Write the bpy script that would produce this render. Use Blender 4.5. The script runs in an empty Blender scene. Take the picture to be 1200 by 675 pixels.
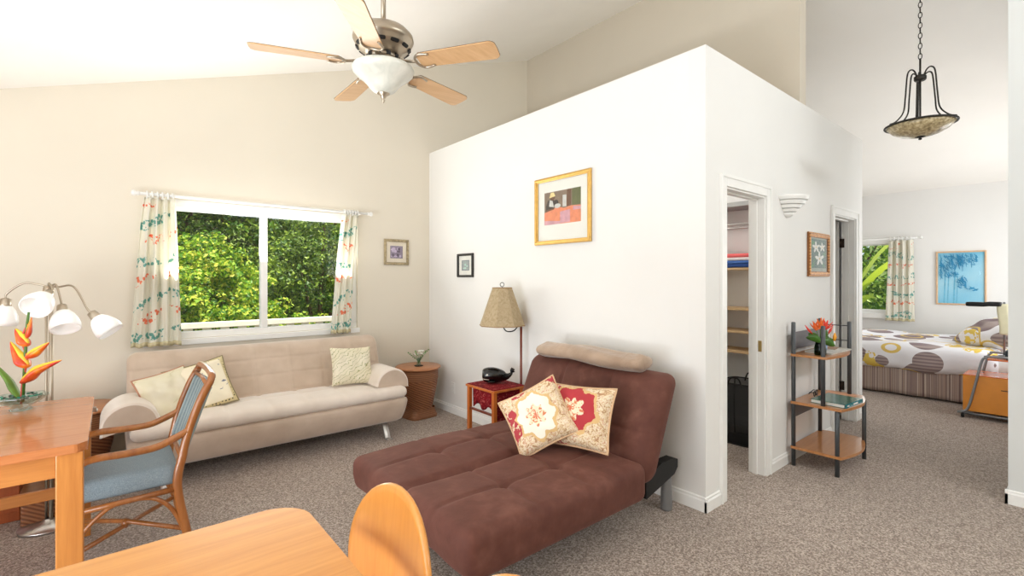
import bpy, bmesh, math, random
from mathutils import Vector, Matrix, Euler
random.seed(7)
PI = math.pi
S = bpy.context.scene
COL = S.collection

# ------------------------------------------------------------------ camera, world, lights
cd = bpy.data.cameras.new('camera'); cam = bpy.data.objects.new('camera', cd); COL.objects.link(cam)
cd.sensor_width = 36; cd.lens = 563.5 / 1200 * 36; cd.shift_y = -10.5 / 1200; cd.clip_start = .05; cd.clip_end = 200
cam.location = (0, 0, 1.43); cam.rotation_euler = (PI/2, 0, -math.atan2(.640, .768))
S.camera = cam
S.view_settings.view_transform = 'Standard'; S.view_settings.look = 'None'
S.view_settings.gamma = 1; S.view_settings.use_curve_mapping = False
S.view_settings.exposure = -0.06
S.cycles.max_bounces = 10; S.cycles.diffuse_bounces = 6; S.cycles.transparent_max_bounces = 12
S.cycles.use_denoising = True; S.cycles.sample_clamp_indirect = 6
S.cycles.caustics_reflective = False; S.cycles.caustics_refractive = False

w = bpy.data.worlds.new('sky'); S.world = w; w.use_nodes = True
bg = w.node_tree.nodes['Background']; bg.inputs[0].default_value = (.80, .90, 1, 1); bg.inputs[1].default_value = 1.3

def area(name, loc, rot, sx, sy, power, col=(1, 1, 1)):
    l = bpy.data.lights.new(name, 'AREA'); l.shape = 'RECTANGLE'; l.size = sx; l.size_y = sy
    l.energy = power; l.color = col
    o = bpy.data.objects.new(name, l); COL.objects.link(o); o.location = loc; o.rotation_euler = rot
    return o
def sun(d, power):
    l = bpy.data.lights.new('sun', 'SUN'); l.energy = power; l.angle = math.radians(.6); l.color = (1, .95, .86)
    o = bpy.data.objects.new('sun', l); COL.objects.link(o)
    o.rotation_euler = Vector(d).to_track_quat('-Z', 'Y').to_euler()
sun((-.30, .50, -1.65), 8.5)
# daylight through the openings of the room, plus added fill lights (an area light rotated to face inwards)
area('daylight_patio', (-1.84, 1.35, 1.05), (0, -PI/2-.45, 0), 1.4, 3.6, 66, (.88, .95, 1))          # faces +X, light from the sunlit deck
area('fill_ceiling', (-1.86, 1.15, .30), (0, -PI/2-1.0, 0), .5, 3.4, 112, (.95, .98, 1))  # added fill tilted upwards to brighten the ceiling
area('fill_back', (3.05, -2.18, 3.12), (PI/2-.15, 0, 0), 2.1, .62, 54, (.93, .97, 1))            # added fill at an invented clerestory, faces +Y
area('daylight_window', (1.08, 4.78, 1.5), (-PI/2-.75, 0, 0), 1.5, .8, 34, (1, 1, .97))             # faces -Y
area('fill_bedroom', (7.6, -.20, 1.5), (PI/2+.25, 0, 0), 2.6, 1.4, 50, (1, 1, 1))  # added fill at an invented opening, brightens the bedroom
area('daylight_bedroom_west', (9.42, 2.8, 1.45), (0, PI/2, 0), 1.0, 1.3, 14, (1, 1, 1))

# ------------------------------------------------------------------ materials
def lin(c):
    return tuple((x/12.92 if x <= .04045 else ((x+.055)/1.055)**2.4) for x in c) + (1,)
class NT:
    def __init__(s, name, rough=.6, metal=0, spec=.5, sheen=0, coat=0):
        s.m = bpy.data.materials.new(name); s.m.use_nodes = True; s.t = s.m.node_tree
        s.b = s.t.nodes['Principled BSDF']
        s.b.inputs['Roughness'].default_value = rough; s.b.inputs['Metallic'].default_value = metal
        s.b.inputs['Specular IOR Level'].default_value = spec
        if sheen: s.b.inputs['Sheen Weight'].default_value = sheen; s.b.inputs['Sheen Roughness'].default_value = .4
        if coat: s.b.inputs['Coat Weight'].default_value = coat; s.b.inputs['Coat Roughness'].default_value = .08
        s._tc = None
    def put(s, sock, v):
        if isinstance(v, bpy.types.NodeSocket): s.t.links.new(v, sock)
        elif isinstance(v, tuple) and len(v) == 4: sock.default_value = v
        else: sock.default_value = v
    def n(s, ty, ins=None, **props):
        nd = s.t.nodes.new(ty)
        for k, v in props.items(): setattr(nd, k, v)
        for k, v in (ins or {}).items(): s.put(nd.inputs[k], v)
        return nd
    def oc(s):
        if not s._tc: s._tc = s.n('ShaderNodeTexCoord')
        return s._tc.outputs['Object']
    def map(s, scale=(1,1,1), rot=(0,0,0), loc=(0,0,0)):
        return s.n('ShaderNodeMapping', {0: s.oc(), 'Scale': scale, 'Rotation': rot, 'Location': loc}).outputs[0]
    def sep(s, v=None): return s.n('ShaderNodeSeparateXYZ', {0: v or s.oc()}).outputs
    def noise(s, scale, detail=3, vec=None, dist=0, rough=.5):
        return s.n('ShaderNodeTexNoise', {'Vector': vec or s.oc(), 'Scale': scale, 'Detail': detail, 'Distortion': dist, 'Roughness': rough}).outputs[0]
    def vor(s, scale, vec=None, rand=1, feature='F1'):
        return s.n('ShaderNodeTexVoronoi', {'Vector': vec or s.oc(), 'Scale': scale, 'Randomness': rand}, feature=feature)
    def wave(s, scale, vec=None, dist=0, d='X', dscale=1, detail=2):
        return s.n('ShaderNodeTexWave', {'Vector': vec or s.oc(), 'Scale': scale, 'Distortion': dist, 'Detail': detail, 'Detail Scale': dscale}, bands_direction=d).outputs['Fac']
    def math(s, op, a, b=0, c=0): return s.n('ShaderNodeMath', {0: a, 1: b, 2: c}, operation=op).outputs[0]
    def ramp(s, f, stops, interp='LINEAR'):
        r = s.n('ShaderNodeValToRGB', {0: f}); cr = r.color_ramp; cr.interpolation = interp
        while len(cr.elements) < len(stops): cr.elements.new(.5)
        for e, (p, c) in zip(cr.elements, stops):
            e.position = p; e.color = c if len(c) == 4 else lin(c)
        return r.outputs[0]
    def mix(s, f, a, b):
        r = s.n('ShaderNodeMix', data_type='RGBA'); s.put(r.inputs[0], f)
        s.put(r.inputs[6], lin(a) if isinstance(a, tuple) and len(a) == 3 else a)
        s.put(r.inputs[7], lin(b) if isinstance(b, tuple) and len(b) == 3 else b)
        return r.outputs[2]
    def col(s, v): s.put(s.b.inputs['Base Color'], lin(v) if isinstance(v, tuple) and len(v) == 3 else v); return s
    def bump(s, h, strength=.3, dist=.01):
        s.put(s.b.inputs['Normal'], s.n('ShaderNodeBump', {'Height': h, 'Strength': strength, 'Distance': dist}).outputs[0]); return s

def plain(name, c, rough=.6, metal=0, var=.04, vs=6, bump=0, bs=200, **k):
    q = NT(name, rough, metal, **k)
    a = tuple(min(1, x*(1-var)) for x in c); b = tuple(min(1, x*(1+var)) for x in c)
    q.col(q.ramp(q.noise(vs), [(.3, a), (.7, b)]))
    if bump: q.bump(q.noise(bs, 2), bump, .004)
    return q.m
def wood(name, c1, c2, axis='X', scale=1, rough=.35, coat=.2):
    q = NT(name, rough, coat=coat)
    st = {'X': (.6, 9, 9), 'Y': (9, .6, 9), 'Z': (9, 9, .6)}[axis]
    v = q.map(tuple(a*scale for a in st))
    g = q.noise(3, 5, v, .8, .6); f = q.noise(14, 3, v)
    q.col(q.ramp(q.math('ADD', q.math('MULTIPLY', g, .75), q.math('MULTIPLY', f, .25)), [(.3, c1), (.7, c2)]))
    q.bump(f, .05, .002)
    return q.m
def glassy(name, tint=(1,1,1), rough=0.0, base=.022):
    m = bpy.data.materials.new(name); m.use_nodes = True; t = m.node_tree; t.nodes.clear()
    o = t.nodes.new('ShaderNodeOutputMaterial'); mx = t.nodes.new('ShaderNodeMixShader'); ge = t.nodes.new('ShaderNodeNewGeometry')
    tr = t.nodes.new('ShaderNodeBsdfTransparent'); gl = t.nodes.new('ShaderNodeBsdfGlossy')
    
    def mt(op, a, b):
        k = t.nodes.new('ShaderNodeMath'); k.operation = op
        for i, v in enumerate((a, b)):
            if isinstance(v, bpy.types.NodeSocket): t.links.new(v, k.inputs[i])
            else: k.inputs[i].default_value = v
        return k.outputs[0]
    dp = t.nodes.new('ShaderNodeVectorMath'); dp.operation = 'DOT_PRODUCT'; t.links.new(ge.outputs['Incoming'], dp.inputs[0]); t.links.new(ge.outputs['Normal'], dp.inputs[1])
    fres = mt('ADD', base, mt('MULTIPLY', .9, mt('POWER', mt('SUBTRACT', 1, mt('ABSOLUTE', dp.outputs['Value'], 0)), 5)))
    tr.inputs[0].default_value = lin(tint); gl.inputs['Roughness'].default_value = rough
    t.links.new(fres, mx.inputs[0]); t.links.new(tr.outputs[0], mx.inputs[1]); t.links.new(gl.outputs[0], mx.inputs[2]); t.links.new(mx.outputs[0], o.inputs[0])
    return m

WALLC = (.885, .855, .795)
m_wall_cream = plain('wall_cream', WALLC, .85, var=.008, vs=1.5, bump=.05, bs=90)
m_wall_tan = plain('wall_tan', (.83, .795, .735), .85, var=.008, vs=1.5, bump=.05, bs=90)
m_wall_white = plain('wall_white', (.925, .922, .912), .8, var=.006, vs=1.5, bump=.05, bs=90)
m_ceil = plain('ceiling_paint', (.97, .96, .94), .9, var=.006, vs=2, bump=.05, bs=60)
m_trim = plain('white_trim', (.95, .95, .94), .35, var=.01)
m_plastic = plain('white_plastic', (.93, .93, .92), .3, var=.01)
q = NT('carpet', .95, sheen=.15)
v = q.vor(150).outputs['Color']
sp = q.n('ShaderNodeSeparateColor', {0: v}).outputs[0]
mixf = q.math('ADD', q.math('MULTIPLY', q.noise(105, 2), .6), q.math('MULTIPLY', sp, .4))
base = q.ramp(mixf, [(.30, (.455, .395, .355)), (.5, (.63, .57, .525)), (.70, (.81, .755, .71))])
q.col(q.mix(q.math('MULTIPLY', q.noise(1.1, 3), .3), base, (.58, .525, .485)))
q.bump(q.noise(120, 3), .6, .008); m_carpet = q.m

m_bark = plain('bark', (.35, .27, .2), .9, vs=10, var=.3)
def leafmat(name, stops, trans=.25):
    q = NT(name, .5)
    g = q.n('ShaderNodeNewGeometry'); 
    f = q.math('ADD', q.math('MULTIPLY', g.outputs['Random Per Island'], .65), q.math('MULTIPLY', q.noise(1.3, 2), .5))
    c = q.ramp(f, stops); q.col(c)
    q.b.inputs['Transmission Weight'].default_value = 0
    tr = q.n('ShaderNodeBsdfTranslucent', {0: c}); mx = q.n('ShaderNodeMixShader', {0: trans, 1: q.b.outputs[0], 2: tr.outputs[0]})
    q.t.links.new(mx.outputs[0], q.t.nodes['Material Output'].inputs[0])
    return q.m
m_leaf_bright = leafmat('leaf_bright', [(.2, (.14, .33, .06)), (.45, (.40, .61, .13)), (.70, (.72, .82, .24)), (.95, (.96, .90, .40))], .35)
m_leaf_dark = leafmat('leaf_dark', [(.2, (.13, .24, .07)), (.5, (.32, .47, .14)), (.85, (.66, .75, .28))])
m_leaf_mid = leafmat('leaf_mid', [(.2, (.16, .32, .08)), (.55, (.38, .56, .14)), (.95, (.70, .78, .28))], .3)

# ------------------------------------------------------------------ mesh builder
class MB:
    def __init__(s): s.v = []; s.f = []; s.mi = []; s.sm = []
    def add(s, vs, fs, mi=0, smooth=False, M=None):
        o = len(s.v)
        s.v += [tuple(M @ Vector(p)) if M else tuple(p) for p in vs]
        for f in fs: s.f.append([i+o for i in f]); s.mi.append(mi); s.sm.append(smooth)
        return s
    def box(s, x0, x1, y0, y1, z0, z1, mi=0, M=None):
        return s.add([(x,y,z) for x in (x0,x1) for y in (y0,y1) for z in (z0,z1)],
                     [(0,1,3,2),(4,6,7,5),(0,4,5,1),(2,3,7,6),(0,2,6,4),(1,5,7,3)], mi, False, M)
    def tube(s, pts, r, n=10, mi=0, caps=True, closed=False, flat=1, M=None):
        pts = [Vector(p) for p in pts]; k = len(pts)
        rs = r if isinstance(r, (list, tuple)) else [r]*k
        vs = []; prev = None
        for i, p in enumerate(pts):
            if closed: t = pts[(i+1) % k] - pts[i-1]
            else: t = pts[min(i+1, k-1)] - pts[max(i-1, 0)]
            t.normalize()
            if prev is None:
                a = Vector((0,0,1)) if abs(t.z) < .9 else Vector((1,0,0))
                u = t.cross(a).normalized()
            else: u = (prev - t*prev.dot(t)).normalized()
            prev = u; w_ = t.cross(u)
            for j in range(n):
                an = 2*PI*j/n
                vs.append(p + u*math.cos(an)*rs[i] + w_*math.sin(an)*rs[i]*flat)
        fs = []
        for i in range(k if closed else k-1):
            a, b = i*n, ((i+1) % k)*n
            fs += [(a+j, a+(j+1) % n, b+(j+1) % n, b+j) for j in range(n)]
        if caps and not closed: fs += [tuple(range(n))[::-1], tuple((k-1)*n+j for j in range(n))]
        return s.add(vs, fs, mi, True, M)
    def lathe(s, prof, c=(0,0,0), n=32, mi=0, M=None, smooth=True, caps=False):
        vs = []; fs = []
        for r, z in prof:
            for j in range(n):
                a = 2*PI*j/n; vs.append((c[0]+r*math.cos(a), c[1]+r*math.sin(a), c[2]+z))
        for i in range(len(prof)-1):
            a, b = i*n, (i+1)*n
            fs += [(a+j, a+(j+1) % n, b+(j+1) % n, b+j) for j in range(n)]
        if caps: fs += [tuple(range(n))[::-1], tuple((len(prof)-1)*n+j for j in range(n))]
        return s.add(vs, fs, mi, smooth, M)
    def prism(s, poly, h0, h1, ax='Z', mi=0, M=None, smooth=False):
        """poly in the two axes other than ax, extruded from h0 to h1"""
        def P(a, b, h): return {'Z': (a,b,h), 'Y': (a,h,b), 'X': (h,a,b)}[ax]
        k = len(poly)
        s.add([P(a,b,h0) for a,b in poly]+[P(a,b,h1) for a,b in poly], [tuple(range(k))[::-1], tuple(range(k, 2*k))], mi, False, M)
        return s.add([P(a,b,h0) for a,b in poly]+[P(a,b,h1) for a,b in poly], [(i, (i+1) % k, k+(i+1) % k, k+i) for i in range(k)], mi, smooth, M)
    def rbox(s, c, half, r, n=(8,8,4), fn=None, mi=0, M=None):
        """rounded box from subdivided faces; fn(p)->p after rounding (local to c)"""
        cache = {}; vs = []; fs = []
        rr = r if isinstance(r, (tuple, list)) else (r, r, r)
        def coord(k, i):
            # denser near edges
            u = -1 + 2*i/n[k]; h = half[k]
            return h*math.sin(u*PI/2) if n[k] < 14 else h*u
        def vid(i, j, k):
            key = (i,j,k)
            if key not in cache:
                p = Vector((coord(0,i), coord(1,j), coord(2,k)))
                q_ = Vector(max(-(half[a]-rr[a]), min(half[a]-rr[a], p[a])) for a in range(3))
                d = Vector((p[a]-q_[a])/rr[a] for a in range(3))
                if d.length > 1e-9:
                    if d.length > 1: d.normalize()
                    p = Vector(q_[a] + d[a]*rr[a] for a in range(3))
                if fn: p = fn(p)
                cache[key] = len(vs); vs.append((p.x+c[0], p.y+c[1], p.z+c[2]))
            return cache[key]
        for ax in range(3):
            a, b = [(1,2), (2,0), (0,1)][ax]
            for side in (0, n[ax]):
                for i in range(n[a]):
                    for j in range(n[b]):
                        def id_(ii, jj):
                            t = [0,0,0]; t[ax] = side; t[a] = ii; t[b] = jj; return vid(*t)
                        f = (id_(i,j), id_(i+1,j), id_(i+1,j+1), id_(i,j+1))
                        fs.append(f if side else f[::-1])
        return s.add(vs, fs, mi, True, M)
    def grid(s, fn, nu, nv, mi=0, smooth=True, M=None):
        vs = [fn(i/nu, j/nv) for i in range(nu+1) for j in range(nv+1)]
        fs = [(i*(nv+1)+j, (i+1)*(nv+1)+j, (i+1)*(nv+1)+j+1, i*(nv+1)+j+1) for i in range(nu) for j in range(nv)]
        return s.add(vs, fs, mi, smooth, M)
    def build(s, name, mats, parent=None, label=None, world=True, bevel=0, solid=0, origin=None, normals=True):
        me = bpy.data.meshes.new(name)
        off = Vector((0,0,0))
        if parent is not None and world:
            p = parent
            while p is not None: off += p.location; p = p.parent
        elif parent is None and origin is None:
            xs, ys, zs = zip(*s.v); off = Vector(((min(xs)+max(xs))/2, (min(ys)+max(ys))/2, min(zs)))
        elif origin is not None: off = Vector(origin)
        me.from_pydata([(a-off.x, b-off.y, c-off.z) for a,b,c in s.v], [], s.f)
        me.polygons.foreach_set('material_index', s.mi); me.polygons.foreach_set('use_smooth', s.sm)
        if normals:
            bm = bmesh.new(); bm.from_mesh(me); bmesh.ops.recalc_face_normals(bm, faces=bm.faces); bm.to_mesh(me); bm.free()
        for m in (mats if isinstance(mats, (list, tuple)) else [mats]): me.materials.append(m)
        o = bpy.data.objects.new(name, me); COL.objects.link(o)
        if parent is not None: o.parent = parent
        else: o.location = off
        if label: o['label'] = label
        if solid:
            md = o.modifiers.new('solid', 'SOLIDIFY'); md.thickness = solid; md.offset = 0
        if bevel:
            md = o.modifiers.new('bevel', 'BEVEL'); md.width = bevel; md.segments = 2; md.limit_method = 'ANGLE'; md.angle_limit = math.radians(40)
        return o
def thing(name, label, cat, loc=(0,0,0), rotz=0, group=None):
    o = bpy.data.objects.new(name, None); o.empty_display_size = .05; COL.objects.link(o)
    o.location = loc; o.rotation_euler = (0, 0, rotz); o['label'] = label; o['category'] = cat
    if group: o['group'] = group
    return o
def tag(o, label, cat, group=None, kind=None):
    o['label'] = label; o['category'] = cat
    if group: o['group'] = group
    if kind: o['kind'] = kind
    return o
def struct(mb, name, mats, parent=None, **k):
    o = mb.build(name, mats, parent, **k)
    if parent is None: o['kind'] = 'structure'
    return o
def dup(root, label=None, group=None):
    def rec(o, par):
        c = o.copy(); COL.objects.link(c); c.parent = par
        for ch in list(o.children): rec(ch, c)
        return c
    r = rec(root, None)
    if label: r['label'] = label
    if group: r['group'] = group
    return r
def smoothpath(pts, k=6):
    pts = [Vector(p) for p in pts]; out = []
    for i in range(len(pts)-1):
        p0 = pts[max(i-1,0)]; p1 = pts[i]; p2 = pts[i+1]; p3 = pts[min(i+2,len(pts)-1)]
        for j in range(k):
            t = j/k
            out.append(.5*((2*p1)+(p2-p0)*t+(2*p0-5*p1+4*p2-p3)*t*t+(3*p1-p0-3*p2+p3)*t**3))
    out.append(pts[-1]); return out
def orient(o, loc, n, up=(0,0,1), roll=0):
    """o's local z becomes n, local y follows up, then rolled in its own plane"""
    z = Vector(n).normalized(); u = Vector(up); x = u.cross(z).normalized(); y = z.cross(x)
    R = Matrix((x, y, z)).transposed() @ Matrix.Rotation(roll, 3, 'Z')
    o.location = loc; o.rotation_euler = R.to_euler()

# ------------------------------------------------------------------ the setting
CZ = lambda x: 2.946 + .33*x if x <= 4.36 else 2.946 + .33*4.36 - .31*(x-4.36)
# floor
struct(MB().box(-2.1, 9.7, -2.4, 4.99, -.12, 0), 'floor', m_carpet)
# ceiling (vaulted, ridge over the tall wall)
for x0, x1, nm in ((-2.1, 4.36, 'ceiling'), (4.36, 9.9, 'ceiling_bedroom')):
    z0 = 2.946+.33*x0 if nm == 'ceiling' else CZ(x0); z1 = CZ(x1) if nm != 'ceiling' else 2.946+.33*x1
    struct(MB().prism([(x0, z0), (x1, z1), (x1, z1+.14), (x0, z0+.14)], -2.4, 4.99, 'Y'), nm, m_ceil)
# wall with the windows behind the sofa (gable)
WX0, WX1, WZ0, WZ1 = .215, 1.955, .93, 2.06
b = MB()
Y0, Y1 = 4.84, 4.99
b.prism([(-2.1,0),(WX0,0),(WX0,CZ(WX0)),(-2.1,CZ(-2.1))], Y0, Y1, 'Y')
b.prism([(WX0,0),(WX1,0),(WX1,WZ0),(WX0,WZ0)], Y0, Y1, 'Y')
b.prism([(WX0,WZ1),(WX1,WZ1),(WX1,CZ(WX1)),(WX0,CZ(WX0))], Y0, Y1, 'Y')
b.prism([(WX1,0),(4.36,0),(4.36,CZ(4.36)),(WX1,CZ(WX1))], Y0, Y1, 'Y')
struct(b, 'wall_north', m_wall_cream)
struct(MB().prism([(4.43,0),(9.7,0),(9.7,CZ(9.7)),(4.43,CZ(4.43))], Y0, Y1, 'Y'), 'wall_bedroom_north', m_wall_white)
# west wall with patio opening, south wall with opening added for the back fill
b = MB(); b.box(-2.1,-1.95,-2.4,-.5,0,2.31).box(-2.1,-1.95,3.2,4.84,0,2.31).box(-2.1,-1.95,-.5,3.2,2.05,2.31)
struct(b, 'wall_west', m_wall_cream)
b = MB(); b.prism([(-1.95,0),(1.9,0),(1.9,CZ(1.9)),(-1.95,CZ(-1.95))], -2.4, -2.25, 'Y').box(1.9,4.2,-2.4,-2.25,0,2.75)
b.prism([(1.9,3.5),(4.2,3.5),(4.2,CZ(4.2)),(1.9,CZ(1.9))], -2.4, -2.25, 'Y').prism([(4.2,0),(4.39,0),(4.39,CZ(4.36)),(4.2,CZ(4.2))], -2.4, -2.25, 'Y')
struct(b, 'wall_south', m_wall_cream)
def window_frame(mb, ax, a0, a1, z0, z1, d0, d1, wdt=.05, mull=None):
    B = (lambda u0,u1,w0,w1,zz0,zz1: mb.box(u0,u1,w0,w1,zz0,zz1)) if ax == 'Y' else (lambda u0,u1,w0,w1,zz0,zz1: mb.box(w0,w1,u0,u1,zz0,zz1))
    B(a0, a1, d0, d1, z1-wdt, z1); B(a0, a1, d0, d1, z0, z0+wdt)
    B(a0, a0+wdt, d0, d1, z0+wdt, z1-wdt); B(a1-wdt, a1, d0, d1, z0+wdt, z1-wdt)
    if mull: B(mull-.028, mull+.028, d0-.004, d1, z0+wdt, z1-wdt)
q = NT('frosted_glass', .3, coat=.4); q.b.inputs['Emission Color'].default_value = (1,1,1,1); q.b.inputs['Emission Strength'].default_value = .12
q.col(q.ramp(q.noise(10,3,dist=1), [(.3,(.93,.93,.92)),(.7,(.99,.99,.98))])); m_frost = q.m
m_glass = glassy('window_glass')
def make_window(name, ax, a0, a1, z0, z1, d0, d1, mull):
    o = struct((lambda m: (window_frame(m, ax, a0, a1, z0, z1, d0, d1, .055, mull), m)[1])(MB()), name, m_trim, bevel=.004)
    g = MB(); dm = (d0+d1)/2
    if ax == 'Y': g.box(a0+.05, a1-.05, dm-.003, dm+.003, z0+.05, z1-.05)
    else: g.box(dm-.003, dm+.003, a0+.05, a1-.05, z0+.05, z1-.05)
    g.build('pane', m_glass, o)
    return o
wn = make_window('window_1', 'Y', WX0, WX1, WZ0, WZ1, 4.865, 4.93, 1.082)
MB().box(WX0-.02, WX1+.02, 4.825, 4.87, WZ0-.05, WZ0-.001).build('window_sill', m_trim, wn, bevel=.004)
b = MB(); b.box(.62, .66, 4.858, 4.868, .97, 1.0)
# stationary upper trim inside the opening
MB().box(WX0, WX1, 4.835, 4.85, WZ1-.035, WZ1+.03).build('head_trim', m_trim, wn, bevel=.003)
make_window('window_3', 'X', -.5, 3.2, .02, 2.05, -2.05, -1.99, 1.35)
make_window('added_window_back', 'Y', 1.9, 4.2, 2.75, 3.5, -2.36, -2.30, 3.05)  # unseen clerestory, added for the back fill light
# partition block (closet and bathroom) with flat lid
PH = 2.87
m_wall_part = m_wall_white
def dbox(b, x0, x1, y0, y1, z0, z1, r=.018):
    return b.box(x0,x1,y0,y1,z0,z1)
struct(MB().box(2.80, 2.915, 1.62, 4.84, 0, PH), 'wall_partition_west', m_wall_part)
b = MB()
b.box(2.80, 3.047, 1.505, 1.62, 0, PH).box(3.047, 3.65, 1.505, 1.62, 2.03, PH).box(3.65, 5.11, 1.505, 1.62, 0, PH)
b.box(5.11, 5.74, 1.505, 1.62, 2.03, PH).box(5.74, 5.98, 1.505, 1.62, 0, PH)
struct(b, 'wall_partition_south', m_wall_part)
struct(MB().box(5.865, 5.98, 1.62, 4.84, 0, PH), 'wall_partition_east', m_wall_part)
struct(MB().box(2.915, 5.865, 1.62, 4.84, PH-.12, PH), 'ceiling_partition', m_wall_part)
struct(MB().box(4.72, 4.80, 1.62, 4.84, 0, PH-.12), 'wall_closet_end', m_wall_part)
struct(MB().box(2.915, 4.72, 3.2, 3.28, 0, PH-.12), 'wall_closet_back', m_wall_part)
struct(MB().prism([(4.30,PH),(4.43,PH),(4.43,CZ(4.43)),(4.36,CZ(4.36)),(4.30,CZ(4.30))], 1.505, 4.84, 'Y'), 'wall_upper_tall', m_wall_tan)
# wall at the right edge, bedroom walls
struct(MB().prism([(4.39,0),(4.52,0),(4.52,CZ(4.52)),(4.39,4.36)], -2.4, .33, 'Y'), 'wall_right', plain('wall_white_dimmed', (.855, .865, .86), .85, var=.006, vs=1.5))  # greyer than the other white walls: dimness put into the colour
b = MB()
b.prism([(4.52,0),(6.3,0),(6.3,CZ(6.3)),(4.52,CZ(4.52))], -.45, -.3, 'Y'); b.prism([(8.9,0),(9.7,0),(9.7,CZ(9.7)),(8.9,CZ(8.9))], -.45, -.3, 'Y')
b.prism([(6.3,0),(8.9,0),(8.9,.75),(6.3,.75)], -.45, -.3, 'Y'); b.prism([(6.3,2.25),(8.9,2.25),(8.9,CZ(8.9)),(6.3,CZ(6.3))], -.45, -.3, 'Y')
struct(b, 'wall_bedroom_south', m_wall_white)
make_window('added_window_bedroom', 'Y', 6.3, 8.9, .75, 2.25, -.43, -.37, 7.6)  # unseen window, added for the bedroom fill light
EX = 9.5
b = MB(); EZ = CZ(9.5)+.06
b.box(EX,9.7,-.45,1.93,0,EZ).box(EX,9.7,3.7,4.84,0,EZ).box(EX,9.7,1.93,3.7,0,.88).box(EX,9.7,1.93,3.7,2.03,EZ)
struct(b, 'wall_bedroom_east', m_wall_white)
make_window('window_2', 'X', 1.93, 3.7, .88, 2.03, 9.53, 9.60, 2.81)
struct(MB().box(9.47, 9.5, 1.88, 3.75, 1.99, 2.11), 'trim_1', m_trim, bevel=.005)
struct(MB().box(9.44, 9.5, 1.88, 3.75, .80, .885), 'trim_2', m_trim, bevel=.005)
# baseboards
def base_prof(mb, p0, p1, nrm, h=.09, t=.014):
    """moulded board along p0-p1 standing off the wall in direction nrm"""
    prof = [(0,0),(t,0),(t,h*.72),(t*.55,h*.82),(t*.55,h*.93),(0,h)]
    p0 = Vector(p0+(0,)); p1 = Vector(p1+(0,)); n_ = Vector(nrm+(0,))
    vs = [p0+n_*a+Vector((0,0,z)) for a,z in prof]+[p1+n_*a+Vector((0,0,z)) for a,z in prof]; k = len(prof)
    mb.add(vs, [tuple(range(k))[::-1], tuple(range(k,2*k))]+[(i,(i+1)%k,k+(i+1)%k,k+i) for i in range(k)])
    return mb
struct(base_prof(MB(), (-1.95,4.84), (2.80,4.84), (0,-1)), 'baseboard_north', m_trim)
struct(base_prof(MB(), (2.80,1.491), (2.80,4.826), (-1,0)), 'baseboard_partition_west', m_trim)
b = base_prof(MB(), (2.786,1.505), (2.97,1.505), (0,-1)); base_prof(b, (3.735,1.505), (5.03,1.505), (0,-1)); base_prof(b, (5.83,1.505), (5.98,1.505), (0,-1))
struct(b, 'baseboard_partition_south', m_trim)
b = base_prof(MB(), (4.39,-2.25), (4.39,.344), (-1,0)); base_prof(b, (4.376,.33), (4.52,.33), (0,1))
struct(b, 'baseboard_right', m_trim)
struct(base_prof(MB(), (EX,-.3), (EX,4.84), (-1,0)), 'baseboard_bedroom_east', m_trim)
struct(base_prof(MB(), (4.72,1.634), (4.72,3.2), (-1,0)), 'baseboard_closet', m_trim)
# door casings and jambs
def door_case(name, x0, x1):
    b = MB(); y = 1.505; cw = .075
    for a, c in ((x0-cw, x0), (x1, x1+cw)):
        b.box(a, c, y-.014, y, 0, 2.03+cw); 
        b.box(a if a < x0-.01 else c-.02, a+.02 if a < x0-.01 else c, y-.02, y-.014, 0, 2.03+cw)
    b.box(x0, x1, y-.014, y, 2.03, 2.03+cw); b.box(x0-cw+.02, x1+cw-.02, y-.02, y-.014, 2.03+cw-.02, 2.03+cw)
    b.box(x0, x0+.012, y, 1.62, 0, 2.018); b.box(x1-.012, x1, y, 1.62, 0, 2.018); b.box(x0, x1, y, 1.62, 2.018, 2.03)
    b.box(x1-.024, x1-.012, 1.555, 1.59, 0, 2.018); b.box(x0+.012, x1-.012, 1.555, 1.59, 2.006, 2.018)
    return struct(b, name, m_trim, bevel=.002)
c1 = door_case('trim_3', 3.047, 3.65)
c2 = door_case('trim_4', 5.11, 5.74)
m_brass = plain('brass', (.72, .62, .40), .35, .9)
m_bronze = plain('bronze', (.22, .17, .14), .45, .6)
MB().box(3.634, 3.638, 1.525, 1.55, .90, .98).build('strike_plate', m_brass, c1, bevel=.002)
for z in (1.75, .30): MB().box(5.722, 5.728, 1.585, 1.622, z, z+.09).tube([(5.722,1.628,z),(5.722,1.628,z+.09)], .007).build('hinge', m_bronze, c2)
d = struct(MB().box(5.685, 5.72, 1.635, 2.24, .01, 2.015), 'door_1', m_trim, bevel=.003)
MB().lathe([(.012,0),(.012,.03),(.026,.04),(.028,.055),(.02,.068),(0,.07)], n=20, M=Matrix.Translation((5.685,2.17,.95)) @ Matrix.Rotation(-PI/2,4,'Y')).build('door_knob', m_brass, d)

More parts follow.
